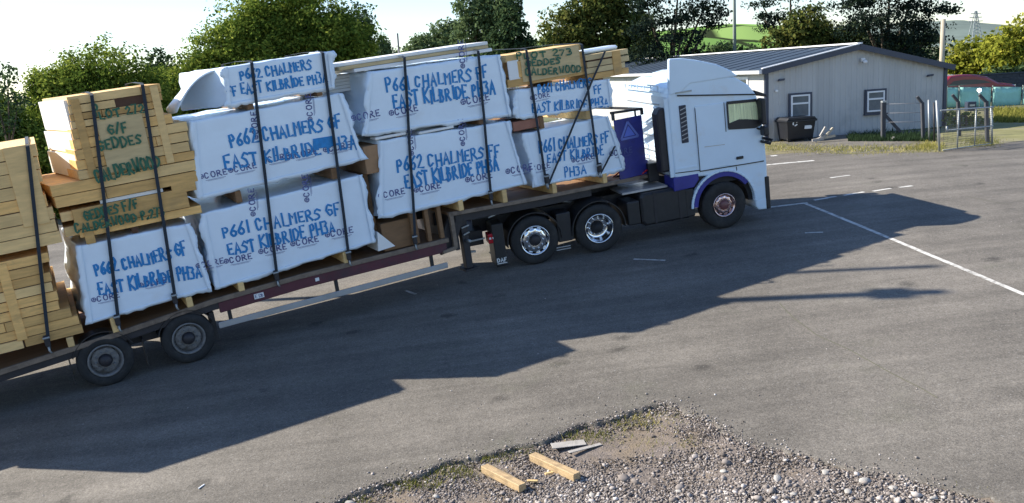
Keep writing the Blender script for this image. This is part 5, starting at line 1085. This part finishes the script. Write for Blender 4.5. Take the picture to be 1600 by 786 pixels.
def field_of(n, mu, sg, lo, hi, sparse):
    X = rs.uniform(-3.2, 5.2, n); Y = rs.uniform(7.3, 10.7, n); ok = inpoly(X, Y + .03 * rs.normal(size=n), GRAV); X, Y = X[ok], Y[ok]
    dn = np.array([nz(x * .9, y * .9, 3) + .6 * nz(x * 2.7, y * 2.7, 5) for x, y in zip(X, Y)]); near = np.clip((9.3 - Y) / 1.6, 0, 1)
    bare = np.exp(-(((X - 1.15) / .80) ** 2 + ((Y - 9.72) / .42) ** 2)); k = rs.uniform(size=len(X)) < np.clip(sparse + dn * .8 - bare * 1.3 + near * .3, .03, 1)
    X, Y, dn, near = X[k], Y[k], dn[k], near[k]; r = np.clip(np.exp(rs.normal(mu, sg, len(X))), lo, hi) * (1 + .3 * near); return X, Y, dn, near, r
X, Y, dn, near, r = field_of(150000, -4.65, .40, .005, .022, .95)
stones('gravel', np.stack([X, Y, gz(X, Y) + gd(X) - .002 + r * .4], 1), r, np.clip(rs.beta(1.5, 1.9, len(X)) * .80 + near * .16 + dn * .14, 0, 1), octv, octf)
X, Y, dn, near, r = field_of(6500, -4.0, .35, .014, .05, .35)
stones('coarse_gravel', np.stack([X, Y, gz(X, Y) + gd(X) + r * .35], 1), r, np.clip(rs.beta(1.7, 1.8, len(X)) * .80 + near * .18 + dn * .1, 0, 1))
n = 3200; k = rs.randint(0, 17, n); t = rs.uniform(size=n); G = np.array(GRAV[:19]); Pp = G[k] * (1 - t[:, None]) + G[k + 1] * t[:, None] + rs.normal(size=(n, 2)) * np.where(rs.uniform(size=(n, 1)) < .25, .22, .07); r = np.clip(np.exp(rs.normal(-4.6, .4, n)), .005, .025)
stones('loose_gravel', np.stack([Pp[:, 0], Pp[:, 1], gz(Pp[:, 0], Pp[:, 1]) + r * .3 + (gd(Pp[:, 0]) + .012) * inpoly(Pp[:, 0], Pp[:, 1], GRAV)], 1), r, rs.beta(2, 2.3, n), octv, octf)
n = 260; X = rs.uniform(-8, 12, n); Y = rs.uniform(9.5, 26, n); r = np.clip(np.exp(rs.normal(-4.6, .35, n)), .006, .018); stones('yard_grit', np.stack([X, Y, gz(X, Y) + r * .3], 1), r, rs.uniform(.3, .9, n), octv, octf)
for x, y, q, lb in ((548, 781, .09, 'pale stone at the lower left tip of the gravel'), (1352, 752, .085, 'large pale stone near the lower right end of the gravel'), (1215, 747, .075, 'pale stone below the right hand asphalt edge'), (1325, 768, .07, 'pale stone just below the largest right hand stone'), (1290, 738, .06, 'pale stone touching the right hand asphalt edge'), (1395, 762, .06, 'pale stone rightmost but one along the frame bottom'), (1130, 735, .06, 'lone pale stone in the middle of the right half of the gravel'), (925, 768, .055, 'pale stone below the end of the right offcut'), (682, 770, .06, 'pale stone left of the left offcut'), (1460, 778, .06, 'pale stone furthest right in the gravel'), (1240, 772, .055, 'small pale stone on the frame bottom right of centre'), (1060, 762, .05, 'small pale stone near the frame bottom between offcuts and right edge')):
    c = gp(x, y); v = ico * (1 + rs.uniform(-.2, .2, (12, 1))) * np.array([1.2, .8, .45]) * q * .8; o_ = fastmesh('stone', v, icf, stone_pale); o_.modifiers.new('b', 'BEVEL').width = q * .15; o_.location = (c[0], c[1], c[2] + float(gd(c[0])) + .008); o_.rotation_euler = (rs.uniform(-.3, .3), rs.uniform(-.3, .3), rs.uniform(0, 6)); tag(o_, lb, 'stone', 'larger pale stones in the gravel')
def blades(name, P, h, sp, mat, tl, kind='stuff'):
    n = len(P); a = rs.uniform(0, 6.28, n); ln = rs.normal(size=(n, 2)) * sp; hh = h * rs.uniform(.5, 1.4, n); wv = np.stack([np.cos(a), np.sin(a), 0 * a], 1) * (h * .09)
    top = P + np.stack([ln[:, 0] * hh, ln[:, 1] * hh, hh], 1); V = np.stack([P - wv, P + wv, top], 1).reshape(-1, 3); return tag(fastmesh(name, V, np.arange(3 * n).reshape(n, 3), mat, tl), kind=kind)
# weeds on the broken edge
pts = []; tl = []
for (x, y, m, sx, sy, t0) in ((690, 733, 500, 42, 7, .35), (640, 752, 300, 26, 6, .4), (752, 712, 220, 24, 5, .4), (560, 778, 80, 22, 5, .4), (925, 678, 300, 30, 6, .3), (985, 655, 200, 26, 6, .6), (1045, 650, 260, 30, 8, .65), (815, 700, 90, 22, 6, .3), (1060, 690, 120, 40, 10, .4), (1520, 770, 60, 18, 6, .35)):
    for _ in range(m):
        c = gp(x + rs.normal() * sx, y + rs.normal() * sy); c[2] -= .04; pts.append(c); tl.append(np.clip(t0 + rs.normal() * .22, 0, 1))
blades('weeds', np.array(pts), .05, .6, weed_m, np.array(tl))
pts = []; tl = []
for _ in range(3400):
    x = rs.uniform(1196, 1478); y = 231 + rs.normal() * 3.6 + (x - 1330) ** 2 * -.00022 + 3; c = gp(x, y); pts.append(c); tl.append(np.clip(.55 + .4 * nz(x * .05, y * .1, 1) + rs.normal() * .25, 0, 1))
for _ in range(500): c = gp(1447 + rs.normal() * 11, 228 + rs.normal() * 4); pts.append(c); tl.append(rs.uniform(.5, .85))
for _ in range(900): c = gp(1532 + rs.normal() * 16, 222 + rs.normal() * 4); pts.append(c); tl.append(rs.uniform(.15, .6))
blades('dry_weeds', np.array(pts), .075, .7, weed_m, np.array(tl))
pts = []; tl = []
for _ in range(2600):
    c = gp(rs.uniform(1325, 1462), 221 - abs(rs.normal()) * 6); pts.append(c); tl.append(rs.uniform(0, .4))
blades('shadow_band_weeds', np.array(pts), .17, .4, leaf_b, np.array(tl))  # weeds coloured dark as the shadow band along the wall foot
pts = []; tl = []
for _ in range(2600):
    c = gp(rs.uniform(1553, 1615), rs.uniform(172, 192)); pts.append(c); tl.append(rs.uniform(.25, .7))
blades('rough_grass', np.array(pts), .2, .35, weed_m, np.array(tl))
litter = pm('leaf_litter_soil', (.17, .145, .075), rough=.95, var=.45, vs=3, bump=.6, bs=20, dirt=(.12, .12, .05), dscale=1.5)
pg = [gp(1190, 243), gp(1260, 238), gp(1330, 241), gp(1400, 239), gp(1475, 238), gp(1475, 215), gp(1190, 218)]
tag(MB().add(sheet(pg, .004), [tuple(range(len(pg)))]).build('verge', litter), kind='structure')
pg = [gp(1470, 236), gp(1552, 226), gp(1620, 217), gp(1620, 171), gp(1480, 175), gp(1470, 200)]
tag(MB().add(sheet(pg, .006), [tuple(range(len(pg)))]).build('grass_verge', pm('trampled_grass', (.20, .19, .07), rough=.95, var=.4, vs=.9, dirt=(.24, .21, .15), dscale=.6)), kind='structure')
# timber offcuts
def offcut(label, p, q, wd, ht, mat):
    A, B = gp(*p), gp(*q); d = B - A; yaw = math.atan2(d[1], d[0]); L = float(np.linalg.norm(d)); e = MB().box(0, L, -wd / 2, wd / 2, 0, ht, .006).build('timber_offcut', mat, None, T3(A[0], A[1], A[2] - .045) @ Matrix.Rotation(yaw, 4, 'Z') @ Matrix.Rotation(-math.asin((B[2] - A[2]) / L), 4, 'Y'))
    return tag(e, label, 'timber offcut', 'short timber offcuts on the gravel')
offcut('yellow timber offcut on the gravel, nearer the broken asphalt corner at left', (757, 731), (817, 762), .10, .085, pm('yellow_timber', (.46, .325, .17), rough=.75, var=.3, vs=3, stretch=(1, 10, 10), bump=.3, bs=15, dirt=(.26, .18, .10), dscale=7, dlo=.5, dhi=.72))
offcut('yellow timber offcut on the gravel, the right hand of two', (832, 713), (902, 745), .10, .085, MATS['yellow_timber'])
def scrap(name, label, cat, x, y, L, wd, ht, yaw, mat, group=None):
    c = gp(x, y); o_ = MB().box(-L / 2, L / 2, -wd / 2, wd / 2, 0, ht, min(ht, wd) * .2).build(name, mat, None, T3(c[0], c[1], c[2] - (.02 if y > 640 and 560 < x < 1200 else -.002)) @ Matrix.Rotation(R(yaw), 4, 'Z')); return tag(o_, label, cat, group)
scrap('slate_piece', 'flat grey slate piece at the broken asphalt edge, upper', 'slate', 888, 692, .40, .15, .009, 8, slate, 'flat grey slate pieces'); scrap('slate_piece', 'flat grey slate sliver beside the larger slate piece', 'slate', 914, 698, .42, .06, .008, 24, slate, 'flat grey slate pieces')
scrap('slate_piece', 'thin pale slat near the top corner of the gravel', 'slate', 958, 651, .17, .05, .015, -5, slate, 'flat grey slate pieces')
scrap('wood_splinter', 'pale splinter of wood lying by the left offcut', 'splinter', 832, 750, .12, .03, .02, -10, wood_pale); scrap('wood_splinter', 'short pale splinter beneath the right offcut', 'splinter', 858, 738, .10, .03, .02, 20, wood_pale)
scrap('white_stick', 'small white stick lying on the open asphalt at lower left', 'stick', 315, 761, .11, .018, .012, 70, white_mark)
scrap('plastic_scrap', 'pale scrap on the asphalt above the left offcut', 'scrap', 757, 686, .11, .05, .01, 10, slate)
pl_ = thing('broken_pallet', 'broken pale crate and sticks lying beside the black bin', 'debris', T3(*gp(1287, 222)))
for k, (a, b) in enumerate((((-.3, 0, .05), (.25, .1, .3)), ((-.2, .1, .1), (.4, 0, .2)), ((-.1, .05, .2), (.1, .1, .5)), ((.1, 0, .25), (.35, .1, .45)), ((-.4, 0, .08), (0, 0, .12)))): MB().bar(a, b, .06, .08).build('broken_board', (stone_pale, post_wood)[k % 2], pl_)
c = gp(1396, 219); o_ = fastmesh('stone', ico * np.array([.12, .1, .08]), icf, stone_pale); o_.location = (c[0], c[1], c[2] + .05); tag(o_, 'single white stone lying below the building wall', 'stone')
